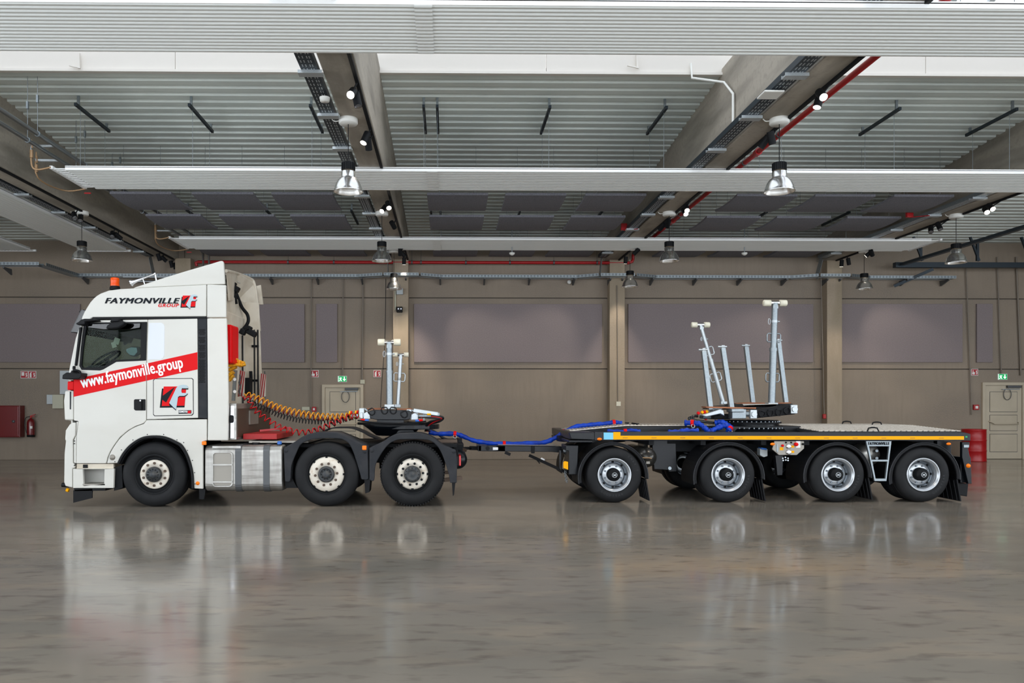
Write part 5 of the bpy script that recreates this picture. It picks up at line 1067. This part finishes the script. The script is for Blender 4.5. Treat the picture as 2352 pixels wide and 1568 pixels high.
# mudguards, flaps and wheels
for i, (px, x0, x1_) in enumerate(((1411.8, 1328, 1490), (1673, 1593, 1757), (1925.6, 1846, 2003), (2122, 2043, 2207))):
    cx_ = PX((x0 + x1_) / 2, R); r0 = (PX(x1_, R) - PX(x0, R)) / 2; cz = P(px, 1015.8, R)[1] - r0
    o_ = arc(cx_, cz, r0, 190, -2, 26); i_ = arc(cx_, cz, r0 - .055, -2, 190, 26)
    g = MB().prism(o_ + i_, R + .01, R + .05).build('mudguard', 'black_plastic', tr, bevel=.014)
    MB().sheet(arc(cx_, cz, r0, 190, -2, 26), R + .04, R + .66, -.012).build('guard_shell', 'black_plastic', g, smooth=False)
    MB().sheet(arc(cx_, cz, r0, 190, -2, 26), RF - .66, RF, -.012).build('far_guard_shell', 'black_plastic', g, smooth=False)
    MB().tube([(x_, R + .015, z_) for x_, z_ in arc(cx_, cz, r0 - .005, 190, -2, 26)], .012, 6).build('guard_lip', 'black_paint', g)
    fx = cx_ + r0 - .03; fl = MB(); fl.add([(fx, R + .03, cz - .02), (fx, R + .62, cz - .02), (fx + .06, R + .62, cz - .37), (fx + .06, R + .03, cz - .37), (fx - .02, R + .03, cz - .02), (fx - .02, R + .62, cz - .02), (fx + .04, R + .62, cz - .37), (fx + .04, R + .03, cz - .37)],
        [(0, 1, 2, 3), (7, 6, 5, 4), (0, 3, 7, 4), (1, 5, 6, 2), (0, 4, 5, 1), (3, 2, 6, 7)]); f_ = fl.build('mud_flap', 'black_plastic', tr)
    for k in range(5): yy = R + .1 + k * .11; MB().bar((fx - .024, yy, cz - .04), (fx + .036, yy, cz - .36), .008, .012).build('flap_rib', 'rubber_mark', f_)
    x = PX(px, R); r = .447
    wv = wheel(tr, (x, R + .005, r), r, 'trailer', w=.27); tyretext('GOODYEAR', wv, (x, R + .005, r), .345, -62, 8.5, .05) if i else tyretext('GOODYEAR', wv, (x, R + .005, r), .345, -128, 8.5, .05); tyretext('KMAX T', wv, (x, R + .005, r), .355, 52, -8, .045) if i == 0 else None
    for (yy, fr_) in ((R + .31, 0), (RF - .58, 0)):
        MB().lathe((x, yy, r), [(.262, .02), (.3, 0), (.4, 0), (.432, .03), (.447, .07), (.447, .2), (.432, .24), (.4, .27), (.262, .27)], 48).build('inner_tyre', 'rubber', tr, origin=(x, yy, r))
    wheel(tr, (x, RF - .005, r), r, 'trailer', True, w=.27)
    MB().cyl((x, R + .3, r), (x, RF - .3, r), .07, 14).box(x - .06, x + .06, R + .75, R + .95, r, .8).box(x - .06, x + .06, R + 1.55, R + 1.75, r, .8).build('axle', 'black_matt', tr)
# plates between the axles, tanks, control panel, ladder plate
rp('steering_plate', [(1520, 1015), (1556, 1015), (1556, 1022), (1576, 1022), (1578, 1090), (1560, 1090), (1558, 1086), (1524, 1084), (1520, 1040)], 'black_paint', R + .55, .04)
rp('steering_plate', [(1514, 1016), (1522, 1016), (1522, 1085), (1504, 1081), (1504, 1060)], 'tank_grey', R + .9, .4)
MB().cyl(V(1538.5, 1075, R + .52), V(1538.5, 1075, R + .56), .028, 14).build('plate_bolt', 'galv', tr)
for (px, py, rr, yy, m_) in ((1490, 1051, .165, R + .35, 'tank_grey'),):
    q = V(px, py, yy); tk2 = MB().lathe(q, [(0, 0), (rr * .5, .02), (rr * .85, .06), (rr, .12), (rr, 1.2), (rr * .6, 1.3), (0, 1.32)], 28).build('air_tank', m_, tr)
    MB().tube([q + Vector((-.1, .0, .0)), q + Vector((0, -.02, .0)), q + Vector((.04, -.03, -.01))], .012, 6).build('tank_hose', 'brass', tk2); MB().box(q.x - .04, q.x + .02, q.y + .0, q.y + .04, q.z - .1, q.z - .06).build('tank_label', 'tile_steel', tk2)
q = V(2002, 1045, R + .4); MB().lathe(q, [(0, 0), (.1, .01), (.17, .05), (.19, .12), (.19, .9), (0, .95)], 28).build('rear_air_tank', 'alu', tr)
for (x, y) in ((2014, 1035), (2014, 1052)): MB().cyl(V(x, y, R + .35), V(x, y, R + .42), .022, 10).build('tank_port', 'galv', tr)
cp = rp('control_panel', [(1781, 1013), (1849, 1013), (1849, 1030), (1832, 1045), (1791, 1045), (1776, 1032)], 'tile_steel', R + .03, .03, bevel=.004)
def knob(x, y, r, m, d=.02, par=cp): q = V(x, y, R + .03); MB().lathe(q, [(0, -d), (r * .8, -d), (r, -d * .6), (r, 0)], 16).build('panel_knob', m, par)
for y in (1024.6, 1038): knob(1811, y, .042, 'chrome', .025); knob(1811, y, .032, 'text_white', .027)
knob(1827.5, 1020, .03, 'red_paint', .05); knob(1797, 1023, .02, 'red_paint', .03); knob(1805, 1016, .014, 'black_plastic'); knob(1817, 1016, .014, 'black_plastic'); knob(1844, 1019.5, .018, 'black_plastic', .04)
for pts in ([(1818, 1023), (1826, 1023), (1826, 1028), (1818, 1028)], [(1818, 1035), (1826, 1035), (1826, 1040), (1818, 1040)], [(1793, 1027), (1801, 1027), (1801, 1034), (1793, 1034)]): rp('panel_label', pts, 'yellow', R + .026, .004, bevel=0, parent=cp)
rp('panel_card', [(1830, 1013), (1840, 1013), (1840, 1028), (1830, 1028)], 'text_white', R + .024, .005, bevel=0, parent=cp)
rp('panel_lever', [(1785, 1020), (1788, 1020), (1788, 1040), (1785, 1036)], 'galv', R + .02, .01, bevel=0, parent=cp)
rp('valve_box', [(1763, 1032), (1781, 1034), (1781, 1050), (1772, 1053), (1763, 1048)], 'box_grey', R + .3, .12); rp('valve_cap', [(1765, 1030), (1779, 1032), (1779, 1036), (1765, 1034)], 'blue', R + .29, .12)
rp('suspension_bracket', [(1793, 1047), (1812, 1047), (1810, 1094), (1798, 1094)], 'black_paint', R + .2, .1)
b = MB()
for (x, y) in ((1798, 1052), (1804, 1050), (1810, 1052), (1799, 1057), (1805, 1056), (1810, 1057)): b.cyl(V(x, y, R + .19), V(x, y, R + .2), .013, 6)
b.build('bracket_bolts', 'galv_light', tr)['kind'] = 'stuff'
ld = rp('ladder_plate', [(1990.8, 1012.6), (2049.6, 1012.6), (2038, 1105), (2010.5, 1105)], 'galv', R + .02, .04, [[(1998, 1025), (2044, 1025), (2041, 1055.5), (2003.5, 1055.5)], [(2005.5, 1060), (2040, 1060), (2035.5, 1099), (2013, 1099)]], bevel=.004)
xa, za = P(1996, 1021.6, R); text('FAYMONVILLE', 'plate_lettering', 'text_black', ld, xa, za, R + .017, PX(2044, R) - xa, .045, 0, .004, sp=1.15)
for (x, y) in ((2179, 1019), (1774.6, 1019.5), (1377, 1008)):
    q = V(x, y, R + .0); mk = MB().lathe(q, [(0, -.02), (.02, -.018), (.028, 0)], 16).build('side_marker', 'orange', tr); mk.scale = (1.4, 1, .8)
    mk.location = Vector(mk.location) + Vector((0, 0, 0)); ORG[mk.name] = q
    me = mk.data
    off = q - ORG[tr.name]
    for v_ in me.vertices: v_.co = v_.co - off
    mk.location = off
# rear end
rp('rear_bracket', [(2212, 1015), (2229, 1015), (2229, 1026), (2226, 1030), (2229, 1046), (2232, 1052), (2234, 1111), (2226, 1111), (2212, 1050)], 'black_paint', R + .02, .06)
rp('rear_panel', [(2180, 1013), (2213, 1016), (2213, 1056), (2196, 1054), (2190, 1030), (2180, 1025)], 'black_paint', R + .3, .1)
MB().box(PX(2216, R), PX(2234, R), R + .1, RF - .1, P(2220, 1110, R)[1], P(2220, 1050, R)[1]).build('rear_bumper', 'black_paint', tr, bevel=.01)
rp('rear_flap', [(2211, 1111), (2234, 1112), (2231, 1142), (2214, 1138)], 'black_plastic', R + .1, .5)
q = V(2225.6, 1069.5, R); MB().lathe(q + Vector((0, .02, 0)), [(0, -.025), (.03, -.02), (.035, 0)], 18).build('round_marker', 'orange', tr)
MB().box(PX(2214, R), PX(2226, R), R - .0, R + .06, P(2220, 1028, R)[1], P(2220, 1021, R)[1]).build('rear_lamp', 'galv', tr, bevel=.006)

# ================================================================== BOLSTERS (turntables with posts)
def post(par, a, b, r, head_w, head_r, m='galv', collar=True, handles=(), Yh=None, lowr=None):
    """Round telescopic post from a to b with a T head of two rollers."""
    a, b = Vector(a), Vector(b); d = (b - a).normalized(); L_ = (b - a).length
    p = MB().cyl(a, a + d * L_ * .55, (lowr or r) , 20).cyl(a + d * L_ * .5, b, r, 20).build('support_post', m, par)
    if collar: MB().cyl(a + d * L_ * .53, a + d * L_ * .56, (lowr or r) * 1.12, 20).build('post_collar', m, p)
    MB().cyl(b - Vector((head_w * .28, 0, 0)), b + Vector((head_w * .28, 0, 0)), head_r * .6, 16).build('roller_axle', 'chrome', p)
    for s_ in (-1, 1):
        MB().lathe(b + Vector((s_ * head_w * .2, 0, 0)), [(0, 0), (head_r, 0), (head_r, head_w * .27), (head_r * .9, head_w * .3), (0, head_w * .3)], 20, (s_, 0, 0)).build('roller', 'ivory', p)
    MB().obox(b - d * head_r * 1.2, head_w * .2, r * 1.6, head_r, None).build('head_clevis', 'galv_light', p)
    k = a + d * L_ * .82; x = Vector((1, 0, 0))
    MB().cyl(k - x * r * 1.1, k + x * r * 1.8, r * .25, 8).cyl(k - d * r * .4, k + d * r * .4, r * 1.1, 16).build('lock_pin', 'galv_light', p)
    MB().tube([k - x * r * 1.4 + Vector((math.sin(i * math.pi / 6) * r * .35 - r * .3, 0, math.cos(i * math.pi / 6) * r)) for i in range(12)], .006, 6, True).build('pin_ring', 'galv_light', p)
    for h in handles:
        c = a + d * L_ * h; n = Vector((d.z, 0, -d.x))
        for s_ in (-1, 1):
            MB().tube([c + n * s_ * r * .8 + d * .06 * 1.2, c + n * s_ * (r + .045) + d * .075, c + n * s_ * (r + .065) + d * .05, c + n * s_ * (r + .065) - d * .05, c + n * s_ * (r + .045) - d * .075, c + n * s_ * r * .8 - d * .072], .012, 6).build('grab_handle', m, p)
    MB().obox(a, r * 3.2, r * 3, r * 1.6).cyl(a - Vector((0, r * 2, 0)), a + Vector((0, r * 2, 0)), r * .5, 10).build('foot_clevis', 'galv_light', p, bevel=.008)
    return p
def dring(par, c, r, tilt=0, m='black_plastic'):
    c = Vector(c); u = Vector((math.cos(tilt), 0, math.sin(tilt))); v = Vector((-math.sin(tilt), 0, math.cos(tilt)))
    pts = [c + u * x * r + v * z * r for x, z in ((-.7, .8), (.7, .8), (.95, .2), (.8, -.55), (.35, -1), (-.35, -1), (-.8, -.55), (-.95, .2))]
    o = MB().tube(pts, r * .17, 8, True).build('lashing_ring', m, par); MB().obox(c + v * r * .85 + Vector((0, .01, 0)), r * 1.1, .04, r * .35, Matrix.Rotation(-tilt, 3, 'Y')).build('ring_lug', m, o)
# --- on the truck
TY = T + 1.25; B1 = thing('turntable_bolster', (PX(925, TY), TY, 1.24), 'black truck-mounted turntable with two short roller-headed posts', 'turntable')
YN = TY - .75
pl = MB().prism(poly([(846, 945), (858, 941), (938, 942), (946, 946), (942, 962), (934, 964), (866, 964), (852, 961)], YN), YN, YN + 1.5).build('cross_beam', 'black_paint', B1, bevel=.008)
MB().prism(poly([(866, 964), (928, 964), (928, 972), (866, 972)], YN), YN - .02, YN + 1.5).build('lower_plate', 'black_paint', B1, bevel=.006)
cxb = PX(905, TY)
MB().prism_z([(cxb + .62 * math.cos(i * math.pi / 16), TY + .62 * math.sin(i * math.pi / 16)) for i in range(32)], 1.235, 1.27).build('turntable_plate', 'black_plastic', B1)
MB().lathe((cxb, TY, 1.05), [(.3, 0), (.45, .12), (.55, .19), (.2, .19)], 32, (0, 0, 1)).build('king_pin_cone', 'black_paint', B1)
for (x, y) in ((866, 937), (930, 938)): MB().prism(poly([(x - 18, y), (x + 16, y - 1), (x + 18, y + 3), (x - 16, y + 4)], TY), YN + .4, YN + .75).build('wood_board', 'wood', B1)
for (x, y, t_) in ((853, 945, .5), (883, 942, .1), (903, 942, -.1), (928, 951, .5)): dring(B1, V(x, y, YN - .03), .055, t_)
def cluster(par, x0, x1, y0, y1, Y):
    xa, z1 = P(x0, y0, Y); xb, z0 = P(x1, y1, Y); w_ = xb - xa; h_ = z1 - z0
    o = MB().box(xa, xa + w_ * .45, Y, Y + .25, z0 + h_ * .15, z1).box(xa + w_ * .4, xb, Y - .03, Y + .2, z0, z0 + h_ * .55).box(xa + w_ * .1, xa + w_ * .35, Y - .03, Y + .1, z0 + h_ * .05, z0 + h_ * .6).build('twist_lock', 'galv_light', par, bevel=.008)
    MB().cyl((xa + w_ * .72, Y - .05, z0 + h_ * .4), (xa + w_ * .72, Y + .1, z0 + h_ * .4), h_ * .25, 14).build('lock_disc', 'galv_light', o); MB().bar((xa + w_ * .5, Y - .02, z1 - .01), (xb, Y - .02, z0 + h_ * .6), .018, .018).build('lock_lever', 'galv', o)
cluster(B1, 825, 851, 937, 962, YN + .05); cluster(B1, 934, 960, 940, 964, YN + .05)
MB().bar(V(950, 942, YN), V(1006, 950.5, YN), .06, .06).build('outrigger_arm', 'galv_light', B1, bevel=.006); MB().obox(V(1006, 951, YN), .05, .05, .045).build('arm_tip', 'galv', B1)
MB().box(*wbox(960, 990, 952, 957, .12, YN + .3)).box(*wbox(972, 976, 945, 966, .1, YN + .3)).build('valve_rack', 'galv', B1, bevel=.006)
for (x, y, m_) in ((842, 965, 'blue'), (958, 966, 'blue'), (966, 965, 'red_paint'), (833, 964, 'red_paint'), (985, 951, 'yellow')): MB().cyl(V(x - 4, y, YN - .02), V(x + 5, y, YN - .02), .018, 8).build('hose_end', m_, B1)
MB().tube(smoothpath([V(822, 965, YN), V(850, 969, YN - .1), V(900, 972, YN - .15), V(950, 971, YN - .1), V(978, 967, YN)]), .012, 6).build('edge_bar', 'black_plastic', B1)
for (x, y, m_) in ((803, 947.5, 'yellow'), (806.5, 947.5, 'red_paint'), (817, 946.5, 'yellow'), (821, 946, 'red_paint')): MB().cyl(V(x - 1.5, y, YN + .3), V(x + 2, y + .5, YN + .3), .032, 12).build('hose_coupling', m_, B1)
MB().box(*wbox(808, 824, 950, 957, .1, YN + .4)).build('coupling_rail', 'galv', B1)
for i in range(5): MB().tube(smoothpath([V(960 + i * 3, 958, YN + .2), V(990, 952 + i * 2, YN + .2), V(1018 - i * 2, 958 + i, YN + .25), V(1010 - i * 6, 968, YN + .3), V(985 - i * 2, 975 + i * 2, YN + .4), V(976 + i * 3, 990, YN + .5)]), .013, 6).build('hydraulic_hose', 'black_hose' if i != 2 else 'red_hose', B1)
post(B1, V(895, 934, TY - .45), V(894, 786, TY - .45), .05, .375, .056, handles=(), lowr=.055)
post(B1, V(913.5, 932, TY + .55), V(920.5, 814.5, TY + .55), .034, .28, .042, 'galv_light', False, (.56,))
q = V(869, 987, TY + .5); MB().lathe(q, [(0, -.06), (.075, -.06), (.075, .06), (0, .06)], 16, (0, 0, 1)).build('red_canister', 'red_dull', tk)
# --- on the trailer
BY = R + 1.25; B2 = thing('turntable_bolster', (PX(1715, BY), BY, 1.05), 'large black slewing ring bolster on the trailer with four square stanchions and tall posts', 'turntable')
cx2 = PX(1722, BY)
sl_ = MB().lathe((cx2, BY, 1.06), [(.1, 0), (.83, 0), (.83, .03), (.66, .035), (.62, .1), (.5, .105), (.5, .12), (.47, .19), (.47, .24), (.1, .24)], 56, (0, 0, 1)).build('slewing_ring', 'black_paint', B2)
b = MB()
for i in range(48):
    a = i * math.pi / 24; b.cyl((cx2 + .6 * math.cos(a), BY + .6 * math.sin(a), 1.16), (cx2 + .6 * math.cos(a), BY + .6 * math.sin(a), 1.18), .014, 6)
for i in range(40):
    a = i * math.pi / 20; b.cyl((cx2 + .485 * math.cos(a), BY + .485 * math.sin(a), 1.27), (cx2 + .485 * math.cos(a), BY + .485 * math.sin(a), 1.285), .014, 6)
b.build('ring_bolts', 'galv', sl_)['kind'] = 'stuff'
MB().prism_z([(cx2 + .52 * math.cos(i * math.pi / 16), BY + .52 * math.sin(i * math.pi / 16)) for i in range(32)], 1.245, 1.27).build('gear_plate', 'black_plastic', sl_)
N2 = R + .55
cb = MB().prism(poly([(1737, 941), (1819, 929), (1827, 932), (1827, 951), (1739, 960)], N2), N2, N2 + .3).build('ring_beam', 'black_plastic', B2, bevel=.012)
for i, (x, y, t_) in enumerate(((1751, 950, -.3), (1770, 948, 0), (1789, 946.5, 0), (1808, 943, .5))): dring(B2, V(x, y, N2 - .02), .055, t_)
MB().prism(poly([(1650, 933), (1700, 930), (1796, 927), (1800, 930), (1735, 940), (1640, 940)], BY), N2 + .3, N2 + 1.35).build('bolster_table', 'black_plastic', B2)
MB().prism(poly([(1685, 927), (1762, 927), (1760, 934), (1690, 934)], BY), N2 + .3, N2 + 1.2).build('table_plate', 'tile_steel', B2, bevel=.004)
for (pts, yy) in (([(1620, 933), (1680, 934.5), (1737, 935.5), (1737, 938.5), (1680, 938), (1622, 936.5)], N2 + .02), ([(1690, 926), (1720, 923.5), (1770, 925), (1818, 923.5), (1817, 926), (1770, 928), (1692, 927.5)], N2 + 1.1)):
    MB().prism(poly(pts, yy), yy, yy + .22).build('wood_board', 'wood', B2, bevel=.004)
for (x, y) in ((1824, 939.5), (1731, 951)):
    q = V(x, y, N2 - .03); MB().obox(q + Vector((0, .03, 0)), .11, .08, .15).cyl(q + Vector((0, -.04, 0)), q, .045, 16).build('end_clamp', 'galv_light', B2, bevel=.01)
MB().cyl(V(1700, 950, N2 + .05), V(1728, 950.5, N2 + .05), .045, 14).build('tie_tube', 'galv', B2)
MB().box(*[*wbox(1672, 1704, 939, 961, .2, N2 + .2)]).box(*[*wbox(1668, 1696, 938, 946, .26, N2 + .2)]).build('stanchion_socket', 'galv', B2, bevel=.012)
MB().box(*wbox(1628, 1650, 935, 944, .2, N2 + .4)).build('stanchion_socket', 'galv', B2, bevel=.01)
MB().prism(poly([(1612, 953), (1654, 939.5), (1662, 942), (1664, 955), (1655, 950), (1622, 957)], N2), N2, N2 + .16).build('outrigger_arm', 'galv_light', B2, bevel=.01)
MB().box(*wbox(1606, 1624, 954, 961, .2, N2 + .2)).build('arm_end', 'dark_steel', B2, bevel=.01)
for (x, y, m_) in ((1604, 948.5, 'red_paint'), (1613, 946.5, 'yellow'), (1618, 946, 'red_paint'), (1623, 945, 'yellow'), (1621, 961, 'red_paint')): MB().obox(V(x, y, N2 + .1), .045, .05, .045, Matrix.Rotation(.7, 3, 'Y')).build('hose_coupling', m_, B2, bevel=.008)
for i in range(3): MB().tube(smoothpath([V(1602, 954 + i, N2 + .1), V(1588 + i * 3, 956, N2 + .05), V(1583 + i * 5, 962, N2), V(1600, 967 - i, N2), V(1640, 971, N2 + .1)]), .02, 8).build('hydraulic_hose', 'black_hose', B2)
MB().box(*wbox(1625, 1665, 950, 962, .3, N2 + .5)).build('valve_block', 'black_matt', B2, bevel=.02)
def stan(a, b_, Y):
    a, b_ = V(*a, Y), V(*b_, Y); p = MB().bar(a, b_, .075, .075).build('stanchion', 'galv', B2, bevel=.006)
    MB().cyl(b_ - Vector((.09, .02, -.02)), b_ + Vector((.06, -.02, .02)), .016, 8).obox(b_ + Vector((.0, 0, .02)), .05, .05, .05).build('stanchion_pin', 'galv_light', p)
stan((1632, 940), (1616, 806), N2 + .1); stan((1681, 941), (1660, 799), N2 + .1); stan((1729, 925), (1713.5, 796), N2 + 1.3); stan((1805, 925), (1787.6, 784), N2 + 1.3)
post(B2, V(1772, 930, N2 + .45), V(1780, 696, N2 + .45), .052, .4, .056, handles=(.27, .66), lowr=.06)
post(B2, V(1661, 925, N2 + 1.1), V(1609, 746, N2 + 1.1), .034, .33, .05, 'galv_light', handles=(.33, .66), lowr=.04)

# ================================================================== HOSES
def coil(name, pts, Y, turns, rad, r, m, label, lead=.03):
    path = smoothpath([V(a, b_, Y if len(q) == 0 else q[0]) for a, b_, *q in pts], 20); n = len(path)
    L_ = [0]
    for i in range(1, n): L_.append(L_[-1] + (path[i] - path[i - 1]).length)
    out = []; K = turns * 12; j = 0
    for k in range(K + 1):
        s = L_[-1] * k / K
        while j < n - 2 and L_[j + 1] < s: j += 1
        t = (s - L_[j]) / max(L_[j + 1] - L_[j], 1e-6); p = path[j].lerp(path[j + 1], t); tg = (path[j + 1] - path[j]).normalized()
        u = tg.cross(Vector((0, 1, 0))).normalized(); e = min(1, k / K / lead, (1 - k / K) / lead); a = 2 * math.pi * turns * k / K
        out.append(p + (u * math.cos(a) + Vector((0, 1, 0)) * math.sin(a)) * rad * e)
    return tag(MB().tube(out, r, 6).build(name, m), label, 'hose', 'coiled air and power lines behind the cab')
cY = T + .85
coil('coiled_hose', [(560, 905), (575, 909), (600, 919), (640, 936), (690, 949), (740, 956), (790, 956), (830, 949)], cY, 25, .052, .0095, 'yellow_hose', 'yellow coiled air hose, uppermost of the hoses behind the cab')
coil('coiled_hose', [(562, 908), (580, 915), (605, 925), (645, 942), (690, 953), (740, 960), (790, 958), (828, 952)], cY + .12, 27, .042, .008, 'dark_red_hose', 'dark red coiled air hose just behind the yellow one')
coil('coiled_hose', [(566, 916), (585, 929), (610, 939), (645, 954), (690, 965), (740, 968), (785, 964), (826, 953)], cY + .2, 38, .042, .008, 'black_hose', 'black coiled cable just below the yellow hose')
coil('coiled_hose', [(556, 911), (572, 918), (577, 930), (590, 945), (615, 964), (650, 984), (690, 993), (725, 988), (765, 972), (800, 958), (828, 955)], cY - .1, 22, .045, .0085, 'red_hose', 'red coiled line hanging lowest in front of the truck chassis')
coil('coiled_hose', [(556, 912), (573, 920), (579, 932), (592, 947), (617, 966), (652, 985), (692, 994), (726, 989), (766, 973), (800, 959), (826, 956)], cY - .06, 22, .045, .0085, 'black_hose', 'black coiled line twisted with the lowest red one')
def sleeve(pts, r, label, straps=(), amp=.18):
    path = smoothpath([V(*p) for p in pts], 10); rs = [r * (1 + amp * math.sin(i * .83) * math.sin(i * .37 + 1) + random.uniform(-.04, .04)) for i in range(len(path))]
    t = thing('hose_sleeve', path[0], label, 'hose sleeve', 'blue hose sleeves')
    MB().tube(path, rs, 12).build('tarpaulin', 'blue_tarp', t)
    for f_ in straps:
        i = int(f_ * (len(path) - 1)); d = (path[min(i + 1, len(path) - 1)] - path[i - 1]).normalized()
        MB().cyl(path[i] - d * .025, path[i] + d * .025, r * 1.28, 14).build('strap', 'red_paint', t); MB().tube([path[i] + Vector((0, -r, -r * 1.2)) + Vector((math.cos(j * math.pi / 4) * .03, 0, math.sin(j * math.pi / 4) * .03)) for j in range(8)], .007, 6, True).build('snap_hook', 'galv_light', t)
HYs = DY + .3
sleeve([(985, 992, HYs), (1005, 996, HYs), (1042, 996, HYs), (1062, 1001, HYs), (1090, 1012, HYs), (1130, 1018, HYs), (1170, 1019, HYs), (1210, 1018, HYs), (1250, 1015.5, HYs), (1274, 1006, HYs), (1298, 991, HYs), (1322, 980, HYs), (1350, 976, HYs), (1385, 973, HYs), (1412, 970, HYs), (1428, 971.5, HYs)], .04,
       'long blue hose sleeve sagging from the truck over the drawbar to the trailer', (.14, .38, .66, .93))
sleeve([(1572, 971, R + .5), (1592, 971, R + .45), (1608, 974, R + .4), (1620, 984, R + .35), (1630, 990, R + .3), (1642, 985, R + .3), (1656, 979, R + .35), (1668, 977, R + .4), (1676, 982, R + .4), (1672, 990, R + .35)], .042, 'crumpled blue hose sleeve beside the slewing ring', (.1, .93), .3)
sleeve([(1678, 983, R + .45), (1670, 975, R + .55), (1655, 969, R + .6), (1643, 971, R + .65)], .045, 'short blue hose sleeve end curled at the slewing ring', (), .2)
sleeve([(1535, 993, R + .25), (1560, 990, R + .25), (1585, 988, R + .25), (1604, 989, R + .25)], .035, 'flat blue hose sleeve lying behind the side rail', (), .35)
sleeve([(1395, 990, R + .4), (1430, 990, R + .4), (1455, 988, R + .4), (1470, 991, R + .4)], .03, 'blue hose sleeve tucked under the trailer ramp', (.4,), .3)
# paper hanging in the cab window, small things
q = V(268, 783, T + .6)
tag(MB().obox(q, .09, .004, .1, Matrix.Rotation(.35, 3, 'Y')).obox(q + Vector((-.05, .01, -.06)), .07, .004, .09, Matrix.Rotation(-.3, 3, 'Y')).build('pennant', 'warning_white'), 'pale paper pennant dangling inside the cab window', 'pennant')
